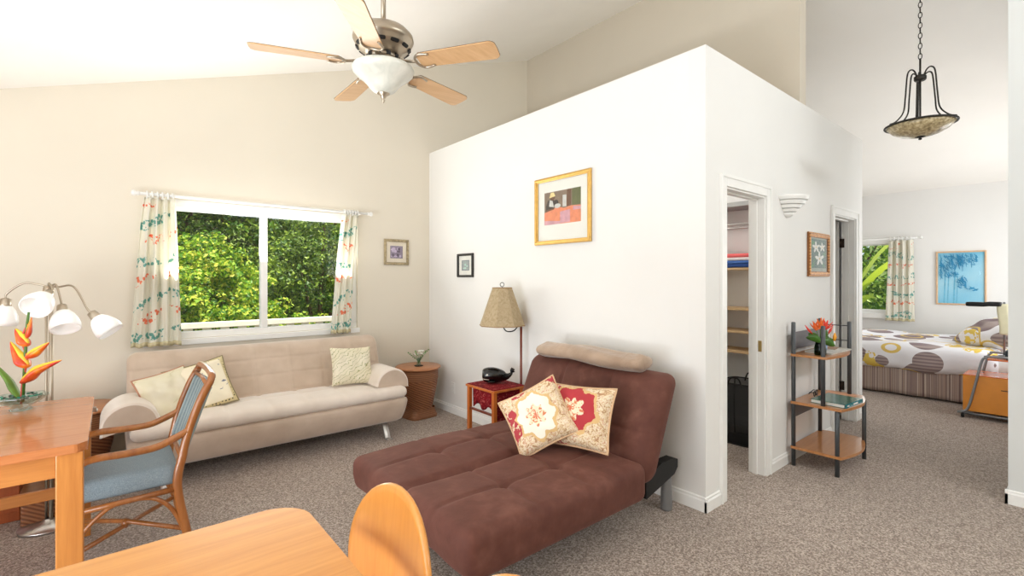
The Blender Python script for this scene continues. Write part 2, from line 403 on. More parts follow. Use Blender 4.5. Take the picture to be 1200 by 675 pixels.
# ------------------------------------------------------------------ outside
q = NT('grass_ground', .9); q.col(q.ramp(q.noise(3, 4), [(.3, (.22, .30, .10)), (.7, (.42, .50, .2))])); m_ground = q.m
def hill(u, v):
    x = -14+40*u; y = 5.2+20*v
    return (x, y, -1.1 + max(0, (y-11.5))*.75 + .25*math.sin(x*.9)+.2*math.sin(y*1.3+x*.4))
struct(MB().grid(hill, 40, 24), 'hillside', m_ground)
struct(MB().grid(lambda u, v: (9.9+16*u, -8+13*v, -.9+max(0,(u*16-5))*.6), 16, 12), 'ground_east', m_ground)
m_deck = wood('deck_wood', (.55,.50,.44), (.70,.65,.58), 'X', rough=.7, coat=0)
b = MB()
for i in range(11): b.box(-3, 6, 5.02+i*.125, 5.02+i*.125+.118, -.09, -.05)
struct(b, 'deck', m_deck)
m_rail = plain('white_painted_wood', (.93,.91,.86), .5, var=.03)
r = thing('deck_railing', 'white painted deck railing with square balusters outside the sofa window', 'railing', (1.5,6.3,-.05))
MB().box(-3, 6, 6.25, 6.34, .885, .948).build('top_rail', m_rail, r, bevel=.006)
MB().box(-3, 6, 6.275, 6.315, .03, .08).build('bottom_rail', m_rail, r)
x = -2.9
while x < 6:
    MB().box(x, x+.085, 6.278, 6.312, .08, .885).build('baluster', m_rail, r); x += .175
for x in (-2.95, 1.5, 5.9): MB().box(x-.045, x+.045, 6.34, 6.42, -.05, .9).build('post', m_rail, r)

def foliage(mb, blobs, n, size, seed, droop=.2):
    R = random.Random(seed)
    tot = sum(bb[3]**2 for bb in blobs)
    for bx, by, bz, br in blobs:
        cl = []
        for _ in range(55):
            a = R.uniform(0, 2*PI); zz = R.uniform(-.7, 1); s_ = math.sqrt(1-zz*zz); rr = br*R.uniform(.72, 1.08)
            cl.append((Vector((bx+rr*s_*math.cos(a), by+rr*s_*math.sin(a), bz+rr*zz*.9)), br*R.uniform(.13, .26)))
        for k_ in range(int(n*br*br/tot)):
            a = R.uniform(0, 2*PI); zz = R.uniform(-.6, 1); s_ = math.sqrt(1-zz*zz)
            cc_, cr_ = R.choice(cl); rr = cr_*(R.random()**.3)
            if k_ % 6 == 0: cc_ = Vector((bx, by, bz)); rr = br*R.uniform(.45, .8)
            c = cc_ + Vector((rr*s_*math.cos(a), rr*s_*math.sin(a), rr*zz*.8))
            nrm = Vector((s_*math.cos(a), s_*math.sin(a), zz+.5)) + Vector((R.gauss(0,.6), R.gauss(0,.6), R.gauss(0,.6)))
            nrm.normalize(); t = nrm.cross(Vector((R.gauss(0,1),R.gauss(0,1),R.gauss(0,1)-droop))).normalized(); u = nrm.cross(t)
            L = size*R.uniform(.6,1.3); W = L*.32
            mb.add([c-t*L*.5, c-t*L*.05+u*W+nrm*.12*L, c+t*L*.55, c-t*L*.05-u*W+nrm*.12*L], [(0,1,2,3)])
def tree(name, label, cat, base, blobs, n, size, mat, seed, group=None, tr=.08):
    t = thing(name, label, cat, base, group=group)
    m = MB(); bx, by, bz = base
    for k, bb in enumerate(blobs):
        m.tube(smoothpath([(bx, by, bz), (bx+(bb[0]-bx)*.25, by+(bb[1]-by)*.25, bz+(bb[2]-bz)*.5), (bb[0], bb[1], bb[2])], 4), [tr*(1-.8*i/8) for i in range(9)], 6)
    m.build('trunk', m_bark, t)
    f = MB(); foliage(f, blobs, n, size, seed); o = f.build('foliage', mat, t, normals=False)
    return t
tree('leafy_shrub', 'bright yellow-green leafy shrub just behind the white deck railing, left half of the sofa window', 'shrub', (1.0,8.3,-1.1),
     [(.55,8.2,1.0,.75),(1.25,8.3,.9,.8),(1.0,8.6,1.55,.62),(.2,8.6,1.6,.7),(1.75,8.2,.45,.65),(1.5,8.8,1.2,.55),(.6,8.5,.1,.8),(1.7,8.1,-.1,.6),(2.5,8.2,.25,.6)], 36000, .066, m_leaf_bright, 1)
tree('leafy_tree', 'tall mid-green tree behind the bright shrub, left half of the sofa window', 'tree', (0.4,11,-1.1),
     [(-.4,10.8,2.6,1.2),(.9,11,3.4,1.3),(.3,10.9,1.5,1.1),(1.6,11.2,2.3,1.1),(-.2,11.2,4.2,1.2),(1.9,11,4.3,1.1)], 26000, .095, m_leaf_mid, 2)
DG = [('dark green tree with light leaf tips, right half of the sofa window nearest the railing', (3.3,10.2,-1.1), [(2.9,10,1.6,1.0),(3.9,10.1,1.9,1.1),(3.3,10.3,.6,1.1),(4.4,10.4,.9,1.0),(3.5,10.4,3.0,1.1)], 20000, .075),
      ('dark green hillside tree behind the middle bar of the sofa window', (2.3,12.5,-.6), [(2,12.4,2.4,1.4),(3.1,12.6,3.4,1.4),(1.6,12.8,4.3,1.4),(2.8,12.6,1.2,1.4),(3.4,12.8,5.0,1.3)], 22000, .10),
      ('dark green hillside tree at the right edge of the sofa window', (5.6,12.3,-.6), [(5.2,12.2,2.2,1.4),(6.1,12.5,3.3,1.4),(4.8,12.8,4.2,1.4),(5.5,12.3,.9,1.4),(6.8,12.9,1.9,1.3)], 22000, .10),
      ('dark green hillside tree at the left edge of the sofa window', (-1.6,13,-.2), [(-1.8,12.9,2.5,1.5),(-.8,13.2,3.8,1.5),(-2.6,13.4,4.2,1.5),(-1.0,13,1.3,1.4)], 14000, .12)]
for k, (lb, bs, bl, n_, sz) in enumerate(DG): tree('hillside_tree', lb, 'tree', bs, bl, n_, sz, m_leaf_dark, 20+k, group='dark trees on the hillside')
tree('garden_tree', 'sunlit green tree outside the bedroom window', 'tree', (14,4.2,-.9),
     [(13.8,3.6,.9,1.0),(14.3,4.5,1.8,1.2),(14.2,3.2,2.4,1.1),(13.6,4.6,.5,1.0),(14.6,5.6,1.4,1.2),(14,2.6,1.0,.9)], 9000, .13, m_leaf_mid, 31)
# banana-like plant with broad arching leaves
m_broad = leafmat('broad_leaf', [(.2,(.45,.60,.12)),(.8,(.78,.82,.28))], .45)
bp = thing('banana_plant', 'broad-leaved yellow-green plant outside the bedroom window beside the curtain', 'plant', (11.2,3.1,-.9))
MB().tube([(11.2,3.1,-.9),(11.2,3.05,.9)], [.09,.05], 8).build('stem', m_leaf_mid, bp)
def bigleaf(base, tip, lift, wd):
    base = Vector(base); tip = Vector(tip); side = (tip-base).cross(Vector((0,0,1))).normalized()
    def fn(u, v):
        p = base.lerp(tip, u) + Vector((0,0,lift*math.sin(u*PI*.8)))
        ww = wd*math.sin(PI*min(1, u*.97+.03))**.6*(1+.06*math.sin(u*60))
        return tuple(p + side*(v-.5)*2*ww + Vector((0,0,-abs(v-.5)*ww*.8)))
    return MB().grid(fn, 26, 6)
for bs_, tp_, lf_, wd_ in (((11.2,3.1,.9),(10.9,1.9,1.75),.35,.16),((11.2,3.1,.9),(11.6,2.3,2.0),.4,.16),((11.2,3.1,.8),(10.9,3.9,1.6),.4,.17),((11.2,3.1,.7),(10.8,2.5,.9),.3,.14)):
    bigleaf(bs_, tp_, lf_, wd_).build('leaf', m_broad, bp)
sh = [(11.7,2.2,.4,.45),(11.6,2.9,.35,.5),(11.9,1.7,.2,.5)]
tree('low_shrub', 'low bright green shrub at the sill of the bedroom window outside', 'shrub', (11.7,2.4,-.9), sh, 4000, .09, m_leaf_bright, 32, tr=.03)

# ------------------------------------------------------------------ curtains and rods
def curtain_mat(name):
    q = NT(name, .9)
    ws = q.noise(5, 2); sx, sy, sz = q.sep()[0:3]
    cell = q.vor(60, q.map((1.0,.0,.55), (0,math.radians(-30),0)))
    leaf = q.math('LESS_THAN', cell.outputs['Distance'], .50)
    band = q.math('ADD', q.math('MULTIPLY', sz, 6.5), q.math('ADD', q.math('MULTIPLY', sx, -2.6), q.math('MULTIPLY', ws, 1.8)))
    fr = q.math('FRACT', band)
    alt = q.math('GREATER_THAN', q.math('FRACT', q.math('MULTIPLY', q.math('FLOOR', band), .5)), .25)
    inb = q.math('LESS_THAN', q.math('ABSOLUTE', q.math('SUBTRACT', fr, .5)), q.math('MULTIPLY_ADD', alt, .10, .13))
    patch = q.math('GREATER_THAN', q.noise(8, 1, q.map((1,1,1),(0,0,0),(3,2,1))), .45)
    mask = q.math('MULTIPLY', q.math('MULTIPLY', leaf, inb), patch)
    pc = q.mix(alt, (.95,.56,.42), (.48,.71,.67))
    basec = q.mix(q.noise(3,2), (.94,.93,.88), (.97,.96,.92))
    c = q.mix(mask, basec, pc); q.col(c)
    tr = q.n('ShaderNodeBsdfTranslucent', {0: c}); mx = q.n('ShaderNodeMixShader', {0: .35, 1: q.b.outputs[0], 2: tr.outputs[0]})
    q.t.links.new(mx.outputs[0], q.t.nodes['Material Output'].inputs[0])
    return q.m
m_curt = curtain_mat('floral_curtain')
m_hem = plain('curtain_hem', (.80,.76,.62), .9)
def curtain(label, ax, top, bot, d, z0, z1, pl, seed, rodz):
    """ax 'Y': spans x at y=d ; ax 'X': spans y at x=d"""
    cx = (top[0]+top[1])/2
    t = thing('curtain', label, 'curtain', (cx, d, z0) if ax == 'Y' else (d, cx, z0))
    def fn(u, v, amp=1):
        s_ = v**.8
        a = (top[0]+(bot[0]-top[0])*s_) * (1-u) + (top[1]+(bot[1]-top[1])*s_) * u
        o = (.022+.01*math.sin(v*3+seed))*math.sin(u*PI*2*pl+seed+.5*math.sin(v*4+seed)) + .008*math.sin(u*PI*2*pl*2.3+v*2)
        z = z1+(z0-z1)*v + .004*math.sin(u*30)
        return (a, d+o, z) if ax == 'Y' else (d+o, a, z)
    MB().grid(fn, 70, 40).build('panel', m_curt, t, solid=.004)
    def hem(u, v): return fn(u, .965+.035*v)
    h = MB()
    def hf(u, v):
        p = list(fn(u, .97+.03*v)); p[1 if ax == 'Y' else 0] -= .004; return tuple(p)
    MB().grid(hf, 70, 2).build('hem', m_hem, t, solid=.004)
    for k in range(6):
        u = (k+.5)/6; a = top[0]*(1-u)+top[1]*u
        c = [(a+.002*math.cos(i), d+.004+.021*math.cos(i*PI/6), rodz+.027*math.sin(i*PI/6)-.006) if ax == 'Y' else (d+.004+.021*math.cos(i*PI/6), a, rodz+.027*math.sin(i*PI/6)-.006) for i in range(12)]
        MB().tube(c, .006, 6, closed=True).build('tab', m_plastic, t)
    return t
curtain('floral orange and teal curtain at the left end of the sofa window', 'Y', (.20,.40), (.115,.44), 4.745, .895, 2.075, 4, 0.3, 2.10)
curtain('floral orange and teal curtain at the right end of the sofa window', 'Y', (1.77,1.93), (1.655,1.85), 4.745, .895, 2.075, 3, 2.1, 2.10)
curtain('short floral curtain on the right side of the bedroom window', 'X', (1.72,2.02), (1.70,2.06), 9.39, .78, 2.03, 4, 1.2, 2.06)
def rod(label, ax, a0, a1, d, z):
    t = thing('curtain_rod', label, 'curtain rod', ((a0+a1)/2, d, z) if ax == 'Y' else (d, (a0+a1)/2, z))
    P = (lambda a, dd, zz: (a, d+dd, z+zz)) if ax == 'Y' else (lambda a, dd, zz: (d+dd, a, z+zz))
    MB().tube([P(a0,0,0), P(a1,0,0)], .0125, 12).build('rod', m_plastic, t)
    for a, s_ in ((a0,-1), (a1,1)):
        MB().tube([P(a,0,0), P(a+s_*.01,0,0), P(a+s_*.02,0,0), P(a+s_*.035,0,0), P(a+s_*.05,0,0), P(a+s_*.055,0,0)], [.013,.018,.013,.024,.02,.004], 12).build('finial', m_plastic, t)
        MB().tube([P(a-s_*.06,0,-.004), P(a-s_*.06,.095,-.004)], .009, 8).build('bracket', m_plastic, t)
rod('white curtain rod across the top of the sofa window', 'Y', .17, 2.02, 4.745, 2.10)
rod('white curtain rod over the bedroom window', 'X', 1.66, 3.85, 9.40, 2.06)

# ------------------------------------------------------------------ sofa
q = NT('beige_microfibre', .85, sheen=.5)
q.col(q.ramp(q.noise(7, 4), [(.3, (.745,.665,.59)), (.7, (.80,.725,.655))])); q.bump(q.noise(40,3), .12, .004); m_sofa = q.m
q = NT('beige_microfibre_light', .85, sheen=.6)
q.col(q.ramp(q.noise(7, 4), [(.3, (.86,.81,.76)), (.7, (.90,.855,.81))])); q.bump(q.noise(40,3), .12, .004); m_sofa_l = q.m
m_chrome = plain('satin_metal', (.78,.77,.76), .3, .95)
def groove(d, w_): return math.exp(-(d/w_)**2)
sofa = thing('sofa', 'long cream microfibre sofa with bolster arms under the window', 'sofa', (1.07,4.3,0))
def basefn(p):
    k = (p.z+.11)/.22
    p.y += (-.05*math.sin(max(0,min(1,k))*PI*.6) if p.y < 0 else 0) + (.05*(1-k) if p.y < 0 else 0)
    p.x *= 1+.02*k
    return p
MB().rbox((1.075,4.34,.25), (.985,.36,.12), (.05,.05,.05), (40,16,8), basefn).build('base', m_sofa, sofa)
def seatfn(p):
    if p.z > 0:
        wx = .985; u = (p.x+wx)
        g = sum(groove(u-k*1.97/7, .018) for k in range(1,7))*.008 + groove(p.y-.02,.02)*.006
        p.z += .02*(1-(p.x/1.0)**2)*(1-(p.y/.26)**2) - g
    return p
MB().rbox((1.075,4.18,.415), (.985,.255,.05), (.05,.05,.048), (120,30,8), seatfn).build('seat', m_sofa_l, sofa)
def backfn(p):
    # seams across the front face
    if p.y < 0:
        u = p.x+.97
        g = sum(groove(u-k*1.94/7, .010) for k in range(1,7)) + sum(groove(p.z-zz, .010) for zz in (-.13,.01,.14))
        g *= (1 if abs(p.z) < .24 else .3)
        p.y += .006*min(g,1.3)
    p.y += (p.z+.26)*.40
    return p
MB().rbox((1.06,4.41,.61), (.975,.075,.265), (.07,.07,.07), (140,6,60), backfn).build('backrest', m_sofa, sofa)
def arm(cx, tilt, y0=3.97, y1=4.34):
    prof = [(.155*math.cos(a), .15*math.sin(a)) for a in [PI*i/18 for i in range(19)]]
    prof = [(.16,-.015)] + prof + [(-.16,-.015)]
    M_ = Matrix.Translation((cx,0,.475)) @ Matrix.Rotation(tilt, 4, 'Y')
    b = MB(); n_ = len(prof); rows = []
    for y, s_ in ((y0+.012,.93),(y0+.003,.975),(y0,1),(y0+.02,1.0),((y0+y1)/2,1.0),(y1,1.0)):
        rows.append([(x*s_, y if s_ >= 1 else y, z*s_) for x, z in prof])
    rows[0] = [(x*.9, y0, z*.9) for x, z in prof]; rows[1] = [(x*.97, y0+.004, z*.97) for x, z in prof]; rows[2] = [(x, y0+.018, z) for x, z in prof]
    vs = [p for r_ in rows for p in r_]; k = len(rows)
    fs = [(i*n_+j, i*n_+(j+1) % n_, (i+1)*n_+(j+1) % n_, (i+1)*n_+j) for i in range(k-1) for j in range(n_)]
    b.add(vs, fs, 0, True, M_); b.add(rows[0], [tuple(range(n_))], 1, False, M_); b.add(rows[-1], [tuple(range(n_))], 0, False, M_)
    return b
arm(.095, math.radians(-13)).build('armrest', [m_sofa_l, m_sofa], sofa)
arm(1.945, math.radians(6), 4.0).build('armrest', [m_sofa_l, m_sofa], sofa)
for x in (.28, 1.90):
    for y, s_ in ((4.12,-1), (4.55,1)):
        pts = smoothpath([(x, y-s_*.02, .14), (x, y+s_*.03, .125), (x, y+s_*.075, .07), (x+.0, y+s_*.11, .008), (x, y+s_*.15, .008)], 5)
        MB().tube(pts, .028, 8, flat=.3).build('leg', m_chrome, sofa)

# ------------------------------------------------------------------ cushions
def pillow(name, label, mat, pmat, w_, h_, t_, loc, n_, roll, pip=.006, group=None, cat='cushion', up=(0,0,1), saggy=0):
    r_ = thing(name, label, cat, (0,0,0), group=group)
    b = MB(); N_ = 28
    def P(u, v, s_):
        e = max(0,(1-u**4))*max(0,(1-v**4))
        x = u*w_/2*(1-.07*(1-v*v)); y = v*h_/2*(1-.07*(1-u*u))
        wr = .012*math.sin(u*7+v*3+loc[0]*9)*math.cos(v*5-u*2)*e
        return (x, y, s_*(t_/2*e**.55) + wr - saggy*(u*u))
    for s_ in (1,-1): b.grid(lambda u, v: P(u*2-1, v*2-1, s_), N_, N_)
    o = b.build('cover', mat, r_, world=False)
    if pmat:
        pts = [P(-1+2*i/20, -1, 0) for i in range(20)]+[P(1, -1+2*i/20, 0) for i in range(20)]+[P(1-2*i/20, 1, 0) for i in range(20)]+[P(-1, 1-2*i/20, 0) for i in range(20)]
        MB().tube(pts, pip, 6, closed=True).build('piping', pmat, r_, world=False)
    orient(r_, loc, n_, up, roll)
    return r_
def botanic(name, ink, dens=.5, sc=9):
    q = NT(name, .85)
    a = q.wave(sc*.35, q.map((1,1,1),(0,0,.9)), 9, 'X', 1.5, 3)
    line = q.math('GREATER_THAN', a, .965)
    reg = q.math('GREATER_THAN', q.noise(4, 2), dens)
    b_ = q.mix(q.math('MULTIPLY', line, reg), q.ramp(q.noise(5,3), [(.35,(.91,.88,.80)),(.6,(.88,.85,.74)),(.75,(.93,.90,.84))]), ink)
    q.col(b_); return q.m
m_bot1 = botanic('botanical_green', (.62,.62,.42), .36, 30)
m_bot2 = botanic('botanical_plain', (.82,.78,.62), .55, 20)
q = NT('bird_print', .85)
mk = q.math('GREATER_THAN', q.noise(16, 3, q.map((1,2.2,1),(0,0,.5))), .63); rg = q.math('GREATER_THAN', q.noise(5,1), .5)
bc = q.mix(q.math('MULTIPLY', mk, rg), (.92,.88,.78), (.45,.47,.52))
sx, sy = q.sep()[0:2]
edge = q.math('GREATER_THAN', q.math('MAXIMUM', q.math('ABSOLUTE', sx), q.math('ABSOLUTE', sy)), .165)
dots = q.math('LESS_THAN', q.vor(45, rand=.3).outputs['Distance'], .3)
q.col(q.mix(edge, bc, q.mix(dots, (.84,.78,.60), (.30,.26,.22)))); m_bird = q.m
m_pip_dark = plain('patterned_piping', (.55,.50,.38), .8)
m_pip_red = plain('reddish_piping', (.72,.52,.42), .8)
pillow('cushion', 'plain cream square cushion leaning on the left arm of the sofa', m_bot2, m_pip_red, .35,.34,.12, (.315,4.25,.60), (.30,-.82,.45), math.radians(10))
pillow('cushion', 'cream cushion with grey print and dotted border, second from the left arm of the sofa', m_bird, m_pip_dark, .40,.39,.12, (.52,4.28,.62), (-.05,-.85,.5), math.radians(14))
pillow('cushion', 'pale green botanical cushion leaning at the right end of the sofa', m_bot1, None, .37,.35,.13, (1.675,4.28,.645), (-.05,-.9,.40), math.radians(-3))
m_dark = plain('black_fabric', (.10,.095,.09), .8)

# ------------------------------------------------------------------ wicker pedestals
q = NT('wicker', .55); 
wv = q.wave(22, q.map((1,1,1)), 0, 'DIAGONAL')
sx, sy, sz = q.sep()[0:3]
ang = q.math('ARCTAN2', sy, sx)
ph = q.math('ADD', q.math('MULTIPLY', ang, 20), q.math('MULTIPLY', sz, 260))
wv = q.math('MULTIPLY_ADD', q.math('SINE', ph), .5, .5)
q.col(q.mix(wv, q.ramp(q.noise(30,2), [(.3,(.40,.22,.12)),(.7,(.48,.27,.15))]), (.62,.41,.26))); q.bump(wv, .6, .006); m_wick = q.m
q = NT('wicker_band', .55); wv = q.math('MULTIPLY_ADD', q.math('SINE', q.math('MULTIPLY', q.sep()[2], 420)), .5, .5)
q.col(q.mix(wv, (.44,.27,.16), (.60,.40,.26))); q.bump(wv, .5, .004); m_wickb = q.m
m_rattan_top = wood('rattan_top', (.66,.42,.26), (.75,.52,.35), 'X', rough=.4)
def pedestal(label, x, y):
    t = thing('wicker_pedestal_table', label, 'side table', (x,y,0), group='round wicker pedestal tables')
    MB().lathe([(0,.525),(.222,.525),(.232,.520),(.235,.512),(.232,.503),(.205,.498),(0,.498)], (x,y,0), 48).build('table_top', m_rattan_top, t)
    MB().lathe([(.200,.498),(.208,.47),(.208,.40),(.204,.385)], (x,y,0), 48).build('woven_band', m_wickb, t)
    MB().lathe([(.203,.385),(.196,.33),(.180,.25),(.163,.17),(.152,.11),(.150,.095)], (x,y,0), 48).build('woven_body', m_wick, t)
    b = MB()
    M_ = Matrix.Translation((x,y,0)) @ Matrix.Rotation(math.radians(5), 4, 'Z')
    for (h0, r0), (h1, r1) in zip([(0,.172),(.02,.175),(.04,.165),(.075,.153)], [(.02,.175),(.04,.165),(.075,.153),(.1,.152)]):
        n_ = 48
        def sq(a, r): k = (abs(math.cos(a))**5+abs(math.sin(a))**5)**(-1/5); return (r*k*math.cos(a)*.93, r*k*math.sin(a)*.93)
        vs = [sq(2*PI*i/n_, r0)+(h0,) for i in range(n_)]+[sq(2*PI*i/n_, r1)+(h1,) for i in range(n_)]
        b.add(vs, [(i,(i+1)%n_,n_+(i+1)%n_,n_+i) for i in range(n_)], 0, True, M_)
    b.build('plinth', m_wickb, t)
    return t
pedestal('round wicker pedestal table in the corner right of the sofa, holding a small flower vase', 2.47, 4.50)
pedestal('round wicker pedestal table between the desk and the left arm of the sofa', -.17, 4.58)

m_green = plain('stem_green', (.30,.45,.18), .5)
m_fern = plain('leaf_green', (.36,.50,.22), .5, var=.2)
m_petal = plain('white_petal', (.96,.96,.93), .5)
m_cry = glassy('clear_glass', (.93,.97,.96), .02)
m_vaseg = glassy('green_glass', (.45,.62,.50), .02)
fv = thing('flower_vase', 'tiny glass vase of white flowers on the corner wicker pedestal', 'vase', (2.46,4.47,.525))
MB().lathe([(0,0),(.042,0),(.047,.005),(0,.006)], (2.46,4.47,.5255), 24).build('saucer', m_dark, fv)
MB().lathe([(0,.008),(.024,.008),(.022,.03),(.016,.05),(.022,.085),(.019,.085),(.013,.05),(.02,.03),(.02,.015),(0,.012)], (2.46,4.47,.5255), 20).build('glass', m_cry, fv)
b = MB(); l = MB(); f = MB(); R = random.Random(4)
for i in range(9):
    a = i*2.4; r_ = .03+.02*R.random(); zz = .62+.05*R.random(); c = (2.46+r_*math.cos(a), 4.47+r_*math.sin(a), zz)
    b.tube([(2.46,4.47,.55), c], .0015, 5)
    for j in range(6):
        g = j*PI/3+a; p = Vector(c)+Vector((0,0,.01)); e = p+Vector((.030*math.cos(g),.030*math.sin(g),.012))
        s_ = Vector((-math.sin(g),math.cos(g),.4))*.012; m_ = (p+e)/2
        f.add([p, m_+s_, e, m_-s_], [(0,1,2,3)])
for a in (3.9, -.7, .3, 2.6):
    for j in range(5):
        k = .04+j*.016; z = .60+j*.014+ (.03 if a in (3.9,-.7) else 0); p = Vector((2.46+k*math.cos(a),4.47+k*math.sin(a),z))
        for s_ in (-1,1): l.add([p, p+Vector((.012,s_*.01,.01)), p+Vector((.004,s_*.02,.014)), p+Vector((-.006,s_*.01,.003))], [(0,1,2,3)])
    l.tube([(2.46,4.47,.56),(2.46+.05*math.cos(a),4.47+.05*math.sin(a),.63)], .0015, 5)
b.build('stems', m_green, fv); f.build('blossoms', m_petal, fv, normals=False); l.build('fern_sprigs', m_fern, fv)

# ------------------------------------------------------------------ wall details
def artboard(ax, a0, a1, z0, z1, d, polys):
    """flat shapes in 0..1 board coordinates; returns mesh in the wall plane. ax 'X': wall facing -X, board u runs towards -Y"""
    b = MB()
    for k, (mi, poly) in enumerate(polys):
        dd = d - .0002*(k+1)
        vs = [(dd, a1+(a0-a1)*u, z0+(z1-z0)*v) if ax == 'X' else (a0+(a1-a0)*u, dd, z0+(z1-z0)*v) for u, v in poly]
        b.add(vs, [tuple(range(len(vs)))], mi)
    return b
def picture(label, ax, a0, a1, z0, z1, wall, fw, fd, frame_m, mat_m, mw, polys, mats, inner=None):
    """ax 'X': hangs on wall x=wall facing -X spanning y a0..a1;  ax 'Y': on y=wall facing -Y"""
    t = thing('framed_picture', label, 'picture', (wall, (a0+a1)/2, z0) if ax == 'X' else ((a0+a1)/2, wall, z0))
    def bx(b, u0, u1, zz0, zz1, d0, d1): 
        return b.box(wall-d1, wall-d0, u0, u1, zz0, zz1) if ax == 'X' else b.box(u0, u1, wall-d1, wall-d0, zz0, zz1)
    b = MB()
    for k, (f0, f1, dd) in enumerate(((0, 1, fd*.72), (.18, .72, fd))):
        A0, A1, Z0, Z1 = a0+fw*f0, a1-fw*f0, z0+fw*f0, z1-fw*f0; ww = fw*(f1-f0)
        bx(b, A0, A1, Z0, Z0+ww, .001, dd); bx(b, A0, A1, Z1-ww, Z1, .001, dd)
        bx(b, A0, A0+ww, Z0+ww, Z1-ww, .001, dd); bx(b, A1-ww, A1, Z0+ww, Z1-ww, .001, dd)
    b.build('frame', frame_m, t, bevel=min(.004, fw*.15))
    bx(MB(), a0+fw*.9, a1-fw*.9, z0+fw*.9, z1-fw*.9, .002, .006).build('mat_board', mat_m, t)
    if isinstance(mw, tuple): m0, m1, n0, n1 = mw
    else: m0 = m1 = n0 = n1 = mw
    artboard(ax, a0+fw+m0, a1-fw-m1, z0+fw+n0, z1-fw-n1, wall-.0062, polys).build('artwork', mats, t, normals=False)
    bx(MB(), a0+fw*.9, a1-fw*.9, z0+fw*.9, z1-fw*.9, fd*.5, fd*.5+.002).build('glass', m_glass, t)
    return t
sq = [(0,0),(1,0),(1,1),(0,1)]
def ell(cx, cy, rx, ry, n=16, rot=0):
    return [(cx+rx*math.cos(2*PI*i/n)*math.cos(rot)-ry*math.sin(2*PI*i/n)*math.sin(rot), cy+rx*math.cos(2*PI*i/n)*math.sin(rot)+ry*math.sin(2*PI*i/n)*math.cos(rot)) for i in range(n)]
m_gold = plain('gold_leaf', (.86,.70,.40), .32, .75, vs=30)
m_matb = plain('mat_board_white', (.93,.93,.90), .7, var=.01)
C = lambda n, c: plain(n, c, .6, var=.06, vs=25)
mats = [C('art_taupe',(.52,.45,.38)), C('art_orange',(.90,.55,.40)), C('art_pink',(.82,.62,.66)), C('art_dark',(.25,.22,.20)), C('art_cream',(.90,.82,.58)), C('art_brown',(.42,.30,.22)), C('art_pale',(.80,.80,.78)), C('art_olive',(.38,.40,.25))]
polys = [(0,sq),(7,[(.77,.5),(1,.5),(1,1),(.77,1)]),(6,[(.52,.5),(.62,.5),(.62,.85),(.52,.85)]),(5,[(.62,.5),(.75,.5),(.75,1),(.64,1)]),
         (1,[(0,0),(1,0),(1,.48),(.75,.50),(.55,.46),(.40,.52),(.22,.50),(.1,.42),(0,.38)]),(2,[(.45,.02),(.72,.02),(.72,.40),(.45,.36)]),(2,[(0,0),(.45,0),(.45,.08),(0,.14)]),(2,[(.8,.36),(1,.36),(1,.45),(.8,.47)]),
         (3,[(.06,.40),(.28,.46),(.34,.66),(.22,.80),(.10,.74),(.04,.55)]),(6,[(.14,.56),(.28,.52),(.24,.72),(.16,.76)]),(5,ell(.24,.82,.07,.08)),(4,[(.15,.82),(.19,.97),(.27,.98),(.32,.86),(.26,.84)]),(3,ell(.33,.66,.075,.08)),(6,ell(.38,.55,.09,.07)),(5,[(.04,.40),(.30,.46),(.28,.50),(.04,.46)])]
picture('large gilt-framed picture with orange cloth scene on the white partition', 'X', 2.41, 3.035, 1.715, 2.272, 2.80, .034, .03, m_gold, m_matb, (.075,.075,.13,.09), polys, mats)
mats = [C('art_mauve',(.55,.50,.58)), C('art_lilac',(.78,.72,.82)), C('art_plum',(.36,.30,.38))]
R = random.Random(3)
polys = [(0,sq)]+[(R.choice((1,2,1)), ell(R.uniform(.15,.85),R.uniform(.15,.85),R.uniform(.06,.16),R.uniform(.06,.14),8)) for _ in range(14)]
m_oldgold = plain('antique_frame', (.66,.60,.48), .45, .4, vs=40, var=.15)
picture('small square picture of mauve flowers between the sofa window and the corner', 'Y', 2.243, 2.535, 1.583, 1.863, 4.84, .030, .022, m_oldgold, plain('mat_ivory',(.92,.88,.80),.7), .042, polys, mats)
m_blackf = plain('black_frame', (.16,.15,.14), .4)
mats = [C('art_grey',(.62,.66,.66)), C('art_seafoam',(.72,.84,.80)), C('art_slate',(.42,.46,.50))]
polys = [(2,sq),(0,[(.08,.05),(.92,.05),(.92,.95),(.08,.95)])]+[(R.choice((1,1,0)), ell(R.uniform(.3,.75),R.uniform(.2,.8),R.uniform(.08,.2),R.uniform(.06,.12),8)) for _ in range(9)]
picture('small black-framed picture on the partition near the corner', 'X', 3.955, 4.24, 1.448, 1.692, 2.80, .024, .025, m_blackf, m_matb, (.05,.05,.045,.045), polys, mats)
mats = [C('art_teal',(.10,.36,.32)), C('art_white',(.94,.95,.92)), C('art_yellow',(.85,.75,.35)), C('art_leafgreen',(.16,.50,.28))]
polys = [(0,sq),(3,[(.05,0),(.4,.5),(.2,.05)]),(3,[(.95,0),(.6,.45),(.8,.05)]),(3,[(0,.6),(.3,.9),(.1,.95)]),(3,[(1,.6),(.75,.5),(.9,.4)])]
for cx, cy, s_ in ((.35,.72,.24),(.72,.74,.20),(.55,.33,.30)):
    for k in range(5): 
        a = k*2*PI/5+.4; polys.append((1, ell(cx+s_*.5*math.cos(a), cy+s_*.42*math.sin(a), s_*.46, s_*.2, 10, a)))
    polys.append((2, ell(cx, cy, s_*.14, s_*.12, 8)))
q = NT('carved_gilt', .45, .3); q.col(q.mix(q.math('GREATER_THAN', q.vor(38,rand=.2).outputs['Distance'], .42), (.84,.62,.38), (.55,.35,.18))); m_carv = q.m
m_art_frame = m_carv
